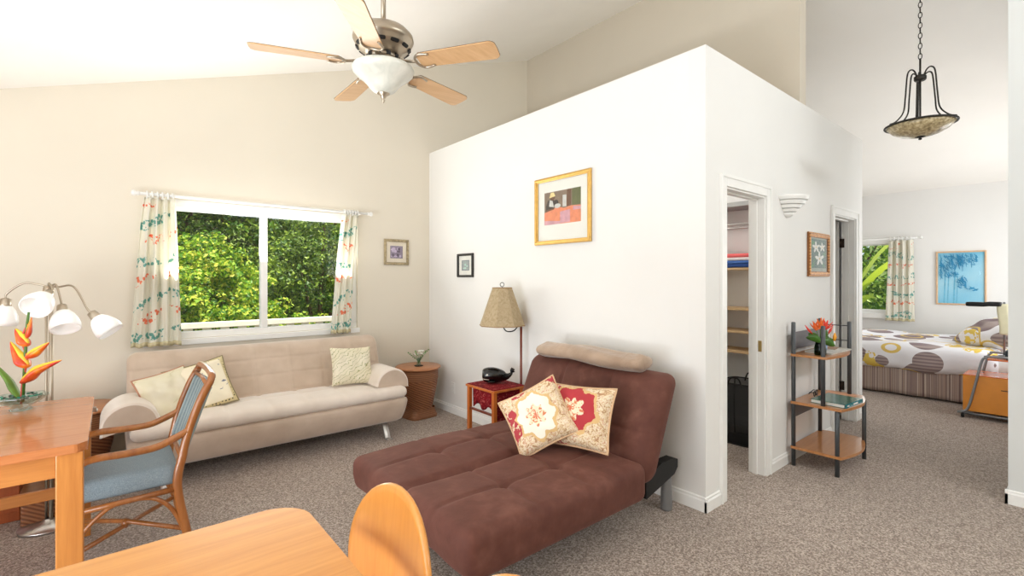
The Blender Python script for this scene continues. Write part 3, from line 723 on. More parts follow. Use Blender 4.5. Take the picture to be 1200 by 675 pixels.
picture('framed picture of white flowers on green beside the second doorway', 'Y', 4.45, 4.945, 1.452, 1.826, 1.505, .042, .025, m_carv, plain('mat_grey',(.66,.70,.66),.7), (.012,.012,.03,.012), polys, mats)
# blue bamboo print in the bedroom
q = NT('art_sky', .5); q.col(q.ramp(q.math('MULTIPLY_ADD', q.noise(2.2,2), .5, q.math('MULTIPLY', q.sep()[2], .6)), [(.2,(.45,.78,.92)),(.45,(.66,.87,.95)),(.75,(.36,.74,.88))])); sky_m = q.m
mats = [sky_m, C('art_bamboo',(.16,.56,.74)), C('art_bamboo_light',(.40,.73,.86)), C('art_pale_blue',(.80,.93,.97))]
R = random.Random(8); polys = [(0,sq)]
for x_, w_ in ((.12,.03),(.2,.025),(.33,.035),(.4,.02)):
    polys.append((2, [(x_,0),(x_+w_,0),(x_+w_+.03,.62),(x_+.03,.62)]))
for _ in range(230):
    cx, cy = R.uniform(.0,.55), R.uniform(.5,.98)
    if R.random() < .25: cx = R.uniform(.45,.85); cy = R.uniform(.74,.95)
    if R.random() < .12: cx = R.uniform(.45,.62); cy = R.uniform(.3,.5)
    L = R.uniform(.03,.07); a = R.uniform(-1.9,-.1); polys.append((1, ell(min(.93,max(.07,cx)), min(.93,cy), L, L*.14, 6, a)))
for cx, cy in ((.74,.30),(.82,.27)): polys += [(1, ell(cx,cy,.07,.014,8,.3)), (1, ell(cx,cy+.01,.05,.012,8,-.5))]
picture('blue bamboo print in a pale wood frame over the bed', 'X', .924, 1.467, 1.052, 1.838, EX, .022, .03, plain('pale_wood_frame',(.86,.72,.58),.5,vs=20), m_matb, .0, polys, mats)
# outlet
o = thing('wall_outlet', 'white duplex wall outlet low on the partition near the corner', 'outlet', (2.80,4.34,.215))
MB().box(2.794,2.80,4.305,4.375,.215,.33).build('cover_plate', m_plastic, o, bevel=.002)
for z in (.25,.295): MB().box(2.792,2.794,4.325,4.355,z-.013,z+.013).build('socket', m_plastic, o)
# sconce
sc_x, sc_z = 4.03, 1.915
q = MB(); prof = []
steps = [(.0,-.005),(.03,0),(.045,.012),(.05,.026),(.035,.030),(.068,.036),(.078,.052),(.062,.057),(.095,.062),(.105,.080),(.088,.085),(.120,.091),(.130,.110),(.114,.116),(.142,.122),(.150,.140),(.150,.152)]
def half_lathe(steps, c, n=24):
    b = MB(); vs = []
    for r, z in steps:
        for j in range(n+1):
            a = PI + PI*j/n; vs.append((c[0]+r*math.cos(a), c[1]+r*math.sin(a)*1.0, c[2]+z))
    fs = [(i*(n+1)+j, i*(n+1)+j+1, (i+1)*(n+1)+j+1, (i+1)*(n+1)+j) for i in range(len(steps)-1) for j in range(n)]
    b.add(vs, fs, 0, False); k = len(steps)
    b.add([vs[j] for j in range(n+1)], [tuple(range(n+1))])
    return b
sc = thing('wall_sconce', 'white stepped half-bowl plaster wall sconce between the two doorways', 'wall light', (sc_x,1.505,sc_z))
half_lathe(steps, (sc_x,1.504,sc_z)).build('shade', m_trim, sc, solid=.006)
MB().box(sc_x-.05,sc_x+.05,1.495,1.505,sc_z+.03,sc_z+.11).build('back_plate', m_trim, sc)

# ------------------------------------------------------------------ closet content
m_shelf = plain('pale_wood_shelf', (.83,.70,.52), .5, vs=12)
cs = thing('closet_shelving', 'pale wood closet shelves with hanging rail, seen through the first doorway', 'shelving', (4.58,2.4,.65))
for z in (.745, .93, 1.14): MB().box(4.44,4.719,1.63,3.19,z,z+.022).build('shelf', m_shelf, cs, bevel=.002)
MB().box(4.44,4.719,1.63,3.19,1.515,1.535).build('shelf', m_shelf, cs, label='upper closet shelf under the folded towels')
MB().box(4.42,4.719,1.63,3.19,2.10,2.14).build('top_shelf', plain('grey_rail',(.62,.62,.61),.5), cs)
for z in (1.90, 1.935): MB().tube([(4.44,1.63,z),(4.44,3.19,z)], .008, 8).build('hanging_rail', m_chrome, cs)
MB().box(4.46,4.719,2.38,2.40,0,2.10).build('divider', m_trim, cs)
for k, (c, lb, h, dy) in enumerate((((.18,.30,.55),'dark blue towel at the bottom of the closet stack',.035,0),((.30,.45,.72),'mid blue towel folded in the closet stack',.03,.01),((.93,.90,.90),'white towel folded under the coral one',.03,0),((.95,.45,.45),'coral towel folded on top of the closet stack',.035,.01))):
    z = 1.536 + (0,.035,.065,.095)[k]
    tag(MB().rbox((4.55,2.02+dy,z+h/2), (.11,.30,h/2), (.014,.014,h*.45), (10,20,6)).build('folded_towel', plain('towel_%d' % k, c, .95, bump=.3, bs=150)), lb, 'towel', 'folded towels in the closet')
cl_ = thing('closet_fill_fixture', 'round white unseen light added to brighten the closet', 'ceiling light', (3.7,2.3,PH-.19))  # unseen fixture, added to carry the closet fill
MB().lathe([(0,0),(.07,.01),(.11,.04),(.12,.07)], (3.7,2.3,PH-.19), 28).build('diffuser', m_frost, cl_)
lo = bpy.data.lights.new('closet_fill', 'POINT'); lo.energy = 16; lo.shadow_soft_size = .1; lo.color = (1,.97,.93)  # added fill light for the dark closet interior
lo_ = bpy.data.objects.new('closet_fill', lo); COL.objects.link(lo_); lo_.location = (3.7,2.3,PH-.28)
# pop-up mesh hamper
hx, hy = 4.30, 1.96
hm = thing('laundry_hamper', 'black mesh pop-up laundry hamper on the closet floor', 'hamper', (hx,hy,0))
q = NT('black_mesh', .8); q.col((.07,.07,.075)); q.b.inputs['Alpha'].default_value = .72; m_mesh = q.m
b = MB(); n_ = 40
def hp(a, z):
    k = (abs(math.cos(a))**4+abs(math.sin(a))**4)**(-1/4); bul = 1-.10*((z-.26)/.26)**2
    return (hx+.185*k*bul*math.cos(a), hy+.185*k*bul*math.sin(a), z)
b.add([hp(2*PI*i/n_, z) for z in [j*.52/12+.004 for j in range(13)] for i in range(n_)], [(j*n_+i, j*n_+(i+1)%n_, (j+1)*n_+(i+1)%n_, (j+1)*n_+i) for j in range(12) for i in range(n_)], 0, True)
b.build('mesh_side', m_mesh, hm)
MB().add([hp(2*PI*i/n_, .006) for i in range(n_)], [tuple(range(n_))]).build('bottom', m_dark, hm)
for z in (.006, .524): MB().tube([hp(2*PI*i/n_, z) for i in range(n_)], .006, 6, closed=True).build('rim', m_dark, hm)
for a in (PI/4, 3*PI/4, 5*PI/4, 7*PI/4): MB().tube([hp(a, .01+j*.51/8) for j in range(9)], .006, 6).build('spring_wire', m_dark, hm)
for a0 in (PI, 0): MB().tube(smoothpath([hp(a0-.35,.5), tuple(Vector(hp(a0-.2,.52))+Vector((0,0,.05))), tuple(Vector(hp(a0+.2,.52))+Vector((0,0,.05))), hp(a0+.35,.5)],5), .007, 6).build('handle', m_dark, hm)

# ------------------------------------------------------------------ brown futon chaise
q = NT('brown_microfibre', .75, sheen=.22, spec=.3)
q.b.inputs['Sheen Tint'].default_value = lin((.85,.65,.60))
nz = q.math('ADD', q.math('MULTIPLY', q.noise(3.5,5,dist=.6), .6), q.math('MULTIPLY', q.noise(14,4), .4))
q.col(q.ramp(nz, [(.3,(.32,.182,.150)),(.55,(.395,.240,.200)),(.75,(.49,.325,.275))])); q.bump(q.noise(18,4,dist=.5), .22, .012); m_brown = q.m
fu = thing('futon_chaise', 'brown microfibre futon chaise with reclined back against the partition', 'sofa bed', (1.8,2.18,0))
def futonfn(p):
    # p local to centre (1.68,2.18,.29)
    if p.z > -.02:
        k = min(1, (p.z+.02)/.1)
        ed = max(0, 1-(p.x/.60)**6)*max(0, 1-(abs(p.y)/.61)**6)
        g = 1.6*groove(p.y, .030)
        for yy in (-.31, .31): g += .55*groove(p.y-yy, .014)
        for xx in (-.19, .17): g += .55*groove(p.x-xx, .014)
        for yy in (-.31,.31):
            for xx in (-.19,.17): g += 1.2*math.exp(-((p.x-xx)**2+(p.y-yy)**2)/.0016)
        puff = .018*math.sqrt(abs(math.sin((abs(p.y))/.61*PI)))
        p.z += k*(puff*ed - .018*g*(.35+.65*ed))
    # wide notch in the foot end between the two halves
    if p.x < -.45: p.x += .05*groove(p.y, .03)*min(1, (-p.x-.45)/.15)
    p.z += .006*math.sin(p.x*6+p.y*4)*(1 if p.z > 0 else 0)
    p.x += .004*math.sin(p.y*17)+.02*(p.z < 0)*(p.x < -.4)*(-p.z/.1)
    return p
MB().rbox((1.695,2.185,.29), (.61,.61,.105), (.055,.055,.055), (90,100,12), futonfn).build('seat_mattress', m_brown, fu)
def fbackfn(p):
    if p.x < 0:
        g = 0
        for yy in (-.205, .205): g += .9*groove(p.y-yy, .013)
        g += .9*groove(p.z+.02, .013)
        ed = max(0, 1-(p.z/.33)**6)*max(0, 1-(abs(p.y)/.59)**6)
        p.x += .011*g*ed - .022*ed*abs(math.sin((p.y+.615)/1.23*3*PI))**.5
    # lean
    z = p.z+.30
    p.x += z*.42
    p.z *= .95
    return p
MB().rbox((2.335,2.185,.555), (.085,.60,.315), (.075,.075,.075), (10,100,60), fbackfn).build('backrest_mattress', m_brown, fu)
m_frame = plain('black_metal', (.09,.09,.09), .45, .3)
m_greyl = plain('grey_leg', (.50,.50,.50), .4, .3)
MB().box(1.22,2.42,1.72,1.77,.145,.185).box(1.22,2.42,2.60,2.65,.145,.185).box(1.22,1.27,1.77,2.60,.145,.185).box(2.3,2.35,1.77,2.60,.145,.185).build('frame', m_frame, fu)
for y in (1.685, 2.685):
    MB().prism([(2.40,.14),(2.70,.215),(2.735,.25),(2.735,.30),(2.70,.315),(2.56,.315),(2.40,.26)], y-.03, y+.03, 'Y').build('side_bracket', m_frame, fu, bevel=.006)
    MB().lathe([(.036,0),(.036,.01),(.030,.20),(.030,.22)], (2.655,y,0), 20, caps=True).build('leg', m_greyl, fu)
    MB().lathe([(.036,0),(.036,.01),(.030,.14),(.030,.15)], (1.30,y if y > 2 else y+.06,0), 20, caps=True).build('leg', m_greyl, fu)
# blanket roll on the back
q = NT('tan_blanket', .9, sheen=.4); q.col(q.ramp(q.noise(6,4), [(.3,(.62,.525,.445)),(.7,(.72,.63,.55))])); q.bump(q.noise(14,4,dist=1), .4, .02); m_blank = q.m
def rollfn(p):
    u = p.y/.46
    p.z += .006*math.sin(p.y*9+1)
    p.x += .012*math.sin(p.y*13)
    s_ = 1-.18*(u > .3)*(u-.3)+.0
    p.z += .006*math.sin(math.atan2(p.z,p.x)*3+p.y*8)*(abs(u)<.97)
    return p
tag(MB().rbox((2.545,2.215,.905), (.105,.46,.052), (.09,.045,.05), (14,60,10), rollfn).build('folded_blanket', m_blank), 'tan blanket rolled along the top of the brown futon back', 'blanket')
# paisley cushions
def paisley(name, swap, sx_, ox, oy):
    q = NT(name, .85)
    x, y, z = q.sep(q.map((1,1,1),(0,0,0),(ox,oy,0)))[0:3]
    wob = q.math('MULTIPLY', q.noise(22, 2), .05)
    r = q.math('SQRT', q.math('ADD', q.math('POWER', q.math('MULTIPLY', x, sx_), 2), q.math('POWER', y, 2)))
    ang = q.math('ARCTAN2', y, x)
    pet = q.math('MULTIPLY', q.math('SINE', q.math('MULTIPLY', ang, 8)), .010)
    rr = q.math('ADD', q.math('ADD', r, pet), wob)
    tan_ = q.ramp(q.noise(38,4,dist=1.5), [(.35,(.70,.52,.38)),(.46,(.88,.78,.62)),(.55,(.93,.88,.78)),(.64,(.78,.55,.42)),(.7,(.88,.80,.62))])
    inner = (.72,.22,.25) if swap else (.95,.93,.87)
    med = q.mix(q.math('GREATER_THAN', q.noise(30,3,dist=2), .53), (.93,.88,.76), (.85,.52,.36))
    c = q.ramp(rr, [(0,(.88,.45,.30)),(.11,(1,1,1)),(.40,(0,0,0))])
    in_m = q.math('LESS_THAN', rr, .085); in_g = q.math('LESS_THAN', rr, .15); in_b = q.math('LESS_THAN', rr, .168)
    c = q.mix(in_b, tan_, (.86,.72,.50)); c = q.mix(in_g, c, inner); c = q.mix(in_m, c, med)
    c = q.mix(q.math('LESS_THAN', rr, .035), c, (.84,.44,.32))
    # red areas out in the field
    fld = q.math('MULTIPLY', q.math('GREATER_THAN', q.noise(5,1,q.map((1,1,1),(0,0,0),(4.3 if swap else 1.7,2,0))), .58), q.math('GREATER_THAN', rr, .165))
    c = q.mix(q.math('MULTIPLY', fld, q.math('LESS_THAN', q.noise(34,2), .56)), c, (.72,.25,.28))
    q.col(c); q.bump(q.noise(200,2), .15, .003); return q.m
m_pais1 = paisley('paisley_cream', False, 1.15, 0, 0); m_pais2 = paisley('paisley_red', True, .8, 0, -.03)
m_pip_tan = plain('tan_piping', (.84,.70,.55), .8)
pillow('cushion', 'paisley cushion with red medallion, right of the pair on the brown futon', m_pais2, m_pip_tan, .48,.37,.15, (2.15,1.985,.605), (-.86,-.22,.40), math.radians(2), .007)
pillow('cushion', 'paisley cushion with cream medallion, tilted on its corner, on the brown futon', m_pais1, m_pip_tan, .38,.37,.13, (1.965,2.115,.605), (-.74,-.50,.42), math.radians(31), .006)

# ------------------------------------------------------------------ red-cloth side table, whale, lamp
m_or_wood = wood('amber_wood', (.66,.33,.12), (.82,.46,.18), 'Z', rough=.3, coat=.4)
m_red_wood = wood('reddish_wood', (.42,.17,.10), (.52,.24,.15), 'Z', rough=.35)
st = thing('side_table', 'small amber wooden side table between the futon and the partition corner', 'side table', (2.46,3.17,0))
for x in (2.315, 2.605):
    for y in (2.995, 3.335): MB().box(x-.016,x+.016,y-.016,y+.016,0,.532).build('leg', m_or_wood, st, bevel=.003)
MB().box(2.29,2.63,2.97,3.36,.532,.550).build('table_top', m_or_wood, st, bevel=.003)
for z in (.12,): 
    MB().box(2.305,2.325,3.01,3.32,z+.02,z+.05).box(2.595,2.615,3.01,3.32,z+.02,z+.05).box(2.33,2.59,2.985,3.005,z+.02,z+.05).box(2.33,2.59,3.325,3.345,z+.02,z+.05).build('stretcher', m_red_wood, st)
MB().box(2.305,2.325,3.01,3.32,.345,.36).build('rail', m_red_wood, st)
q = NT('red_cloth', .85, spec=.2)
c_ = q.vor(26, q.map((1,1,1),(0,0,.6))).outputs['Distance']
q.col(q.mix(q.math('GREATER_THAN', q.noise(45,2,dist=1), .60), q.ramp(c_, [(0,(.36,.04,.07)),(.5,(.52,.08,.12)),(1,(.30,.03,.06))]), (.66,.30,.28))); m_redc = q.m
cl = MB()
cl.box(2.300,2.622,2.985,3.35,.551,.555)
def drop(ax):
    def fn(u, v):
        if ax == 'X': 
            y = 3.015+.30*u; return (2.335+.006*math.sin(u*20)*v, y, .545-(.165+.020*math.cos(u*PI*4))*v)
        x = 2.335+.26*u; return (x, 3.012+.006*math.sin(u*17)*v, .545-.31*v)
    return fn
tag(cl.build('table_cloth', m_redc), 'dark red patterned cloth covering the small side table', 'cloth')
dp = MB().grid(drop('X'), 30, 6).grid(drop('Y'), 30, 6).build('cloth_skirt', m_redc, st, solid=.003, label='dark red patterned cloth hanging inside the legs')
m_blackg = plain('black_gloss', (.03,.033,.033), .16, coat=.25)
m_white = plain('ivory_inlay', (.90,.88,.80), .3)
wh = thing('whale_figurine', 'glossy black carved whale figurine on the red side table', 'figurine', (2.50,3.19,.5555), -math.radians(39.8))
pts = [(-.130,0,.066),(-.125,0,.066),(-.11,0,.067),(-.08,0,.067),(-.04,0,.066),(0,0,.063),(.04,0,.058),(.07,0,.054),(.095,0,.062),(.112,0,.076),(.120,0,.090)]
MB().tube(smoothpath(pts,3), [r_ for r_ in [a+(b_-a)*j/3 for a, b_ in zip([.010,.040,.056,.064,.066,.060,.048,.032,.020,.014], [.040,.056,.064,.066,.060,.048,.032,.020,.014,.009]) for j in range(3)]]+[.008], 20).build('body', m_blackg, wh, world=False)
for s_ in (-1,1):
    MB().add([(.112,0,.080),(.105,s_*.018,.105),(.118,s_*.045,.118),(.145,s_*.045,.100),(.128,s_*.015,.088),(.122,0,.08),(.112,0,.087),(.107,s_*.018,.111),(.118,s_*.045,.122),(.146,s_*.045,.105),(.128,s_*.015,.095),(.122,0,.088)],
        [(0,1,2,3,4,5),(6,7,8,9,10,11),(0,1,7,6),(1,2,8,7),(2,3,9,8),(3,4,10,9),(4,5,11,10)]).build('fluke', m_blackg, wh, world=False)
    MB().lathe([(0,.003),(.006,.002),(.008,0)], n=12, M=Matrix.Translation((-.085,s_*.0615,.078)) @ Matrix.Rotation(-s_*PI/2,4,'X')).build('eye', m_white, wh, world=False)
    MB().rbox((-.05,s_*.060,.022),(.03,.012,.005),(.01,.008,.004),(6,6,4)).build('fin', m_blackg, wh, world=False)
MB().tube([(-.128,-.022,.045),(-.11,-.050,.040),(-.07,-.061,.038)], .0022, 6).build('mouth_line', m_white, wh, world=False)

fl = thing('floor_lamp', 'floor lamp with faceted tan parchment shade and reddish wood pole behind the futon', 'lamp', (2.71,3.13,0))
lx, ly = 2.71, 3.13
MB().lathe([(0,0),(.085,0),(.085,.015),(.03,.03),(.012,.04)], (lx-.0,ly,0), 28).build('base', m_red_wood, fl)
MB().tube([(lx,ly,.03),(lx,ly,1.03)], .0105, 12).build('pole', m_red_wood, fl)
MB().lathe([(.014,0),(.016,.012),(.012,.02)], (lx,ly,1.03), 16).build('pole_cap', m_bronze, fl)
shx, shy = 2.585, 3.235
MB().tube(smoothpath([(lx,ly,1.04),(lx-.015,ly+.012,1.035),(lx-.05,ly+.04,.985),(lx-.10,ly+.085,.985),(shx,shy,1.06),(shx,shy,1.20)],6), .005, 8).build('arm', m_frame, fl)
q = NT('parchment', .7); c = q.ramp(q.noise(40,4,dist=.8), [(.3,(.72,.63,.49)),(.5,(.78,.70,.56)),(.7,(.82,.75,.62))]); q.col(c)
tr = q.n('ShaderNodeBsdfTranslucent', {0: c}); mx = q.n('ShaderNodeMixShader', {0: .3, 1: q.b.outputs[0], 2: tr.outputs[0]}); q.t.links.new(mx.outputs[0], q.t.nodes['Material Output'].inputs[0]); m_parch = q.m
M_ = Matrix.Translation((shx,shy,1.03)) @ Matrix.Rotation(math.radians(-8),4,'Z')
MB().lathe([(.200,0),(.198,.004),(.085,.325)], n=8, M=M_, smooth=False).build('lamp_shade', m_parch, fl, solid=.003)
b = MB()
for z, r_ in ((.002,.2),(.324,.086)): b.tube([(r_*math.cos(2*PI*i/8), r_*math.sin(2*PI*i/8), z) for i in range(8)], .004, 6, closed=True, M=M_)
b.build('shade_rim', plain('shade_trim',(.62,.50,.35),.7), fl)
b = MB()
for k in range(3): b.tube([(shx,shy,1.345),(shx+.083*math.cos(k*2.094),shy+.083*math.sin(k*2.094),1.352)], .002, 6)
b.tube([(shx,shy,1.2),(shx,shy,1.36)], .004, 8); b.build('harp', m_frame, fl)
MB().tube([(shx+.017*math.cos(2*PI*i/14)*.768, shy-.017*math.cos(2*PI*i/14)*.64, 1.382+.018*math.sin(2*PI*i/14)) for i in range(14)], .003, 6, closed=True).build('finial_ring', m_frame, fl)
MB().lathe([(0,.09),(.02,.08),(.03,.05),(.022,.02),(.014,0)], (shx,shy,1.19), 16).build('bulb', m_plastic, fl)

# ------------------------------------------------------------------ ceiling fan
m_nick = plain('brushed_nickel', (.70,.65,.58), .32, .85)
m_slot = plain('dark_slot', (.07,.07,.07), .6)
m_blade = wood('light_oak_blade', (.77,.60,.42), (.86,.71,.53), 'X', rough=.4)
m_edge = plain('dark_edge', (.35,.27,.22), .5)
q = NT('alabaster_glass', .35, coat=.3); q.col(q.ramp(q.noise(9,4,dist=1.5), [(.3,(.80,.81,.77)),(.7,(.90,.90,.86))])); m_alab = q.m
FX, FY, FZ = 1.15, 2.485, 2.605
fan = thing('ceiling_fan', 'five-blade brushed nickel ceiling fan with light wood blades and glass bowl light', 'ceiling fan', (FX,FY,2.42))
zc = 2.946+.33*FX
MB().lathe([(.0,zc+.01-FZ),(.075,zc+.005-FZ),(.07,zc-.05-FZ),(.03,zc-.09-FZ),(.015,zc-.095-FZ)], (FX,FY,FZ), 32).build('canopy', m_nick, fan)
MB().tube([(FX,FY,FZ+.20),(FX,FY,zc-.05)], .0135, 14).build('down_rod', m_nick, fan)
MB().lathe([(.02,.225),(.03,.212),(.09,.205),(.135,.188),(.160,.160),(.164,.138),(.158,.125),(.150,.118),(.148,.10),(.128,.08),(.100,.066),(.092,.055),(.0,.05)], (FX,FY,FZ), 48).build('motor_housing', m_nick, fan)
b = MB()
for k in range(12):
    a = 2*PI*k/12; M_ = Matrix.Translation((FX,FY,FZ)) @ Matrix.Rotation(a,4,'Z') @ Matrix.Translation((.1395,0,.0885)) @ Matrix.Rotation(math.radians(-42),4,'Y')
    b.rbox((0,0,0), (.011,.024,.004), (.008,.010,.003), (6,6,4), M=M_)
b.build('vent_slots', m_slot, fan)
MB().lathe([(.07,.052),(.085,.045),(.085,.03),(.06,.02),(.06,.01),(0,.01)], (FX,FY,FZ), 36).build('hub', m_nick, fan)
b = MB()
for k in range(10): 
    a = 2*PI*k/10+.2; b.box(-.006,.006,-.012,.012,-.008,.012, M=Matrix.Translation((FX+.083*math.cos(a),FY+.083*math.sin(a),FZ+.037)) @ Matrix.Rotation(a,4,'Z'))
b.build('hub_slots', m_slot, fan)
def bladeoutline(o=0):
    L0, L1 = .215+o, .66-o
    pts = []
    for i in range(9): a = -PI/2+PI*i/8; pts.append((L1-.03+.03*math.cos(a) if False else L1-.035+.035*math.cos(a), (.068-o-.035)*(1 if a > 0 else -1 if a < 0 else 0)+.035*math.sin(a)))
    pts += [(L0+.02, .056-o), (L0, .03), (L0, -.03), (L0+.02, -.056+o)]
    return pts
for k in range(5):
    a = math.radians(16+72*k)
    br = bpy.data.objects.new('blade_assembly', None)
    M_ = Matrix.Translation((FX,FY,FZ)) @ Matrix.Rotation(a,4,'Z') @ Matrix.Rotation(math.radians(-11),4,'X')
    bl = MB().prism(bladeoutline(), -.003, .003, 'Z', M=M_).build('blade', m_blade, fan)
    # darker top skin of the blade
    MB().prism(bladeoutline(-.0015), .0032, .0045, 'Z', M=M_).build('upper_skin', m_edge, bl)
    M2 = Matrix.Translation((FX,FY,FZ)) @ Matrix.Rotation(a,4,'Z')
    ir = MB(); ir.tube(smoothpath([(.07,0,.030),(.12,0,.012),(.17,0,.0),(.205,0,-.005)],4), [.013]*13, 8, flat=.5, M=M2)
    ir.tube(smoothpath([(.29,.045,-.006),(.24,.055,-.006),(.21,.035,-.006),(.20,0,-.006),(.21,-.035,-.006),(.24,-.055,-.006),(.29,-.045,-.006)],4), .007, 8, M=M_)
    ir.build('blade_bracket', m_nick, bl)
MB().lathe([(.150,-.012),(.161,-.017),(.165,-.027),(.160,-.042),(.143,-.060),(.115,-.080),(.092,-.102),(.076,-.124),(.058,-.142),(.036,-.152),(0,-.156)], (FX,FY,FZ), 48).build('glass_bowl', m_alab, fan, solid=.003)
MB().lathe([(.05,.02),(.055,-.012),(.145,-.012),(.145,-.016),(0,-.016)], (FX,FY,FZ), 24).build('light_plate', m_nick, fan)
MB().lathe([(.032,-.150),(.034,-.158),(.016,-.168),(.014,-.178),(.008,-.184),(.010,-.192),(.004,-.205),(0,-.207)], (FX,FY,FZ), 24).build('finial', m_nick, fan)

# ------------------------------------------------------------------ pendant by the hallway
PX, PY = 4.34, .755
m_iron = plain('dark_iron', (.16,.15,.13), .5, .5)
q = NT('mottled_glass', .35, coat=.3); q.col(q.ramp(q.noise(55,4), [(.35,(.52,.45,.32)),(.5,(.66,.59,.44)),(.65,(.78,.72,.58))])); m_mott = q.m
pn = thing('pendant_light', 'dark iron pendant light with shallow mottled glass bowl hung on a chain', 'pendant light', (PX,PY,2.40))
b = MB(); R0 = .25
MB().lathe([(.188,2.505),(.155,2.470),(.11,2.444),(.055,2.428),(0,2.424)], (PX,PY,0), 48).build('glass_bowl', m_mott, pn, solid=.005)
MB().tube([(PX+.197*math.cos(2*PI*i/48), PY+.197*math.sin(2*PI*i/48), 2.508) for i in range(48)], .007, 8, closed=True).build('rim_ring', m_iron, pn)
MB().tube([(PX,PY,2.425),(PX,PY,2.97)], .006, 8).build('centre_rod', m_iron, pn)
MB().lathe([(0,-.028),(.010,-.024),(.010,-.016),(.005,-.013),(.030,-.006),(.030,0),(0,.002)], (PX,PY,2.428), 20).build('finial', m_iron, pn)
MB().lathe([(0,0),(.03,0),(.035,.008),(.035,.028),(.027,.036),(0,.04)], (PX,PY,2.815), 24).build('hub', m_iron, pn)
for k in range(3):
    for s_ in (-.13, .13):
        a = 2*PI*k/3+.35; a2 = a+s_*.5
        def pp(r, z, an=a2): k = .76 if r > .17 else .68; return (PX+k*r*math.cos(an), PY+k*r*math.sin(an), 2.51+(z-2.51)*.78)
        MB().tube(smoothpath([pp(.03,2.94),pp(.055,2.985),pp(.085,3.0),pp(.115,2.98),pp(.13,2.92),pp(.145,2.75),pp(.165,2.62),pp(.21,2.54),pp(.265,2.515)] if s_ < 0 else [pp(.03,2.93),pp(.05,2.955),pp(.075,2.96),pp(.095,2.94),pp(.105,2.88),pp(.12,2.72),pp(.135,2.60),pp(.18,2.525),pp(.25,2.51)],5), .0048, 8).build('arm', m_iron, pn)
zt = CZ(PX)-.04; z = 2.985; k = 0
while z < zt-.02:
    an = 0 if k % 2 else PI/2
    MB().tube([(PX+.010*math.cos(2*PI*i/10)*math.cos(an), PY+.010*math.cos(2*PI*i/10)*math.sin(an), z+.021*math.sin(2*PI*i/10)) for i in range(10)], .0028, 5, closed=True).build('chain_link', m_iron, pn)
    z += .036; k += 1
MB().lathe([(.012,-.05),(.03,-.045),(.06,-.02),(.062,.02)], (PX,PY,CZ(PX)-.02), 24).build('canopy', m_iron, pn)

# ------------------------------------------------------------------ desk
m_desktop = wood('desk_top_wood', (.68,.40,.22), (.79,.51,.31), 'X', rough=.25, coat=.4)
m_deskleg = wood('desk_leg_wood', (.70,.43,.19), (.80,.53,.26), 'Z', rough=.35)
m_deskrail = wood('desk_rail_wood', (.68,.42,.19), (.79,.52,.26), 'X', rough=.35)
DX0, DX1, DY0, DY1 = -1.35, -.075, 2.63, 3.66
dk = thing('desk', 'medium brown wooden desk with square legs at the left edge', 'desk', (-.7,3.15,0))
ch = .03
MB().prism([(DX0,DY0),(DX1-ch,DY0),(DX1,DY0+ch),(DX1,DY1-ch),(DX1-ch,DY1),(DX0,DY1)], .725, .76, 'Z').build('desk_top', m_desktop, dk, bevel=.010)
for x in (DX0+.06, DX1-.055):
    for y in (DY0+.055, DY1-.055): MB().box(x-.042,x+.042,y-.042,y+.042,0,.725).build('leg', m_deskleg, dk, bevel=.004)
x0, x1 = DX0+.102, DX1-.097
MB().box(x0,x1,DY0+.02,DY0+.045,.632,.725).build('apron', m_deskrail, dk, bevel=.002)
MB().box(x0,x1,DY1-.045,DY1-.02,.632,.725).build('apron', m_deskrail, dk, bevel=.002)
for x in (DX0+.03, DX1-.045): MB().box(x,x+.022,DY0+.097,DY1-.097,.632,.725).build('apron', m_deskrail, dk, bevel=.002)
MB().box(x0,x1,DY1-.07,DY1-.045,.235,.295).build('stretcher', m_deskrail, dk, bevel=.003)
MB().box(DX1-.012,DX1+.012,3.50,3.53,.70,.722).tube([(DX1+.012,3.49,.705),(DX1+.012,3.54,.705)], .006, 8).build('latch', m_chrome, dk)
# low cabinet behind the desk, small wicker box
cb = thing('low_cabinet', 'low reddish wooden cabinet with dark inset panel on the floor behind the desk', 'cabinet', (-.72,4.2,0))
m_cab = wood('cabinet_wood', (.56,.26,.10), (.70,.36,.16), 'Z', rough=.4)
MB().box(-1.05,-.415,4.06,4.38,0,.06).box(-1.05,-.415,4.04,4.38,.06,.56).build('carcass', m_cab, cb, bevel=.004)
MB().box(-.98,-.51,4.030,4.04,.13,.50).build('panel', m_cab, cb, bevel=.003)
MB().box(-.94,-.55,4.024,4.031,.19,.42).build('inset', plain('dark_blue_panel',(.07,.09,.14),.4), cb)
wb = thing('wicker_box', 'small brown wicker box on the floor between cabinet and pedestal table', 'box', (-.325,4.02,0))
MB().rbox((-.325,4.02,.09), (.075,.12,.09), (.012,.012,.012), (6,6,6)).build('body', m_wick, wb)
MB().rbox((-.325,4.02,.188), (.08,.125,.010), (.008,.008,.008), (6,6,4)).build('lid', wood('box_lid',(.42,.27,.16),(.52,.35,.22)), wb)

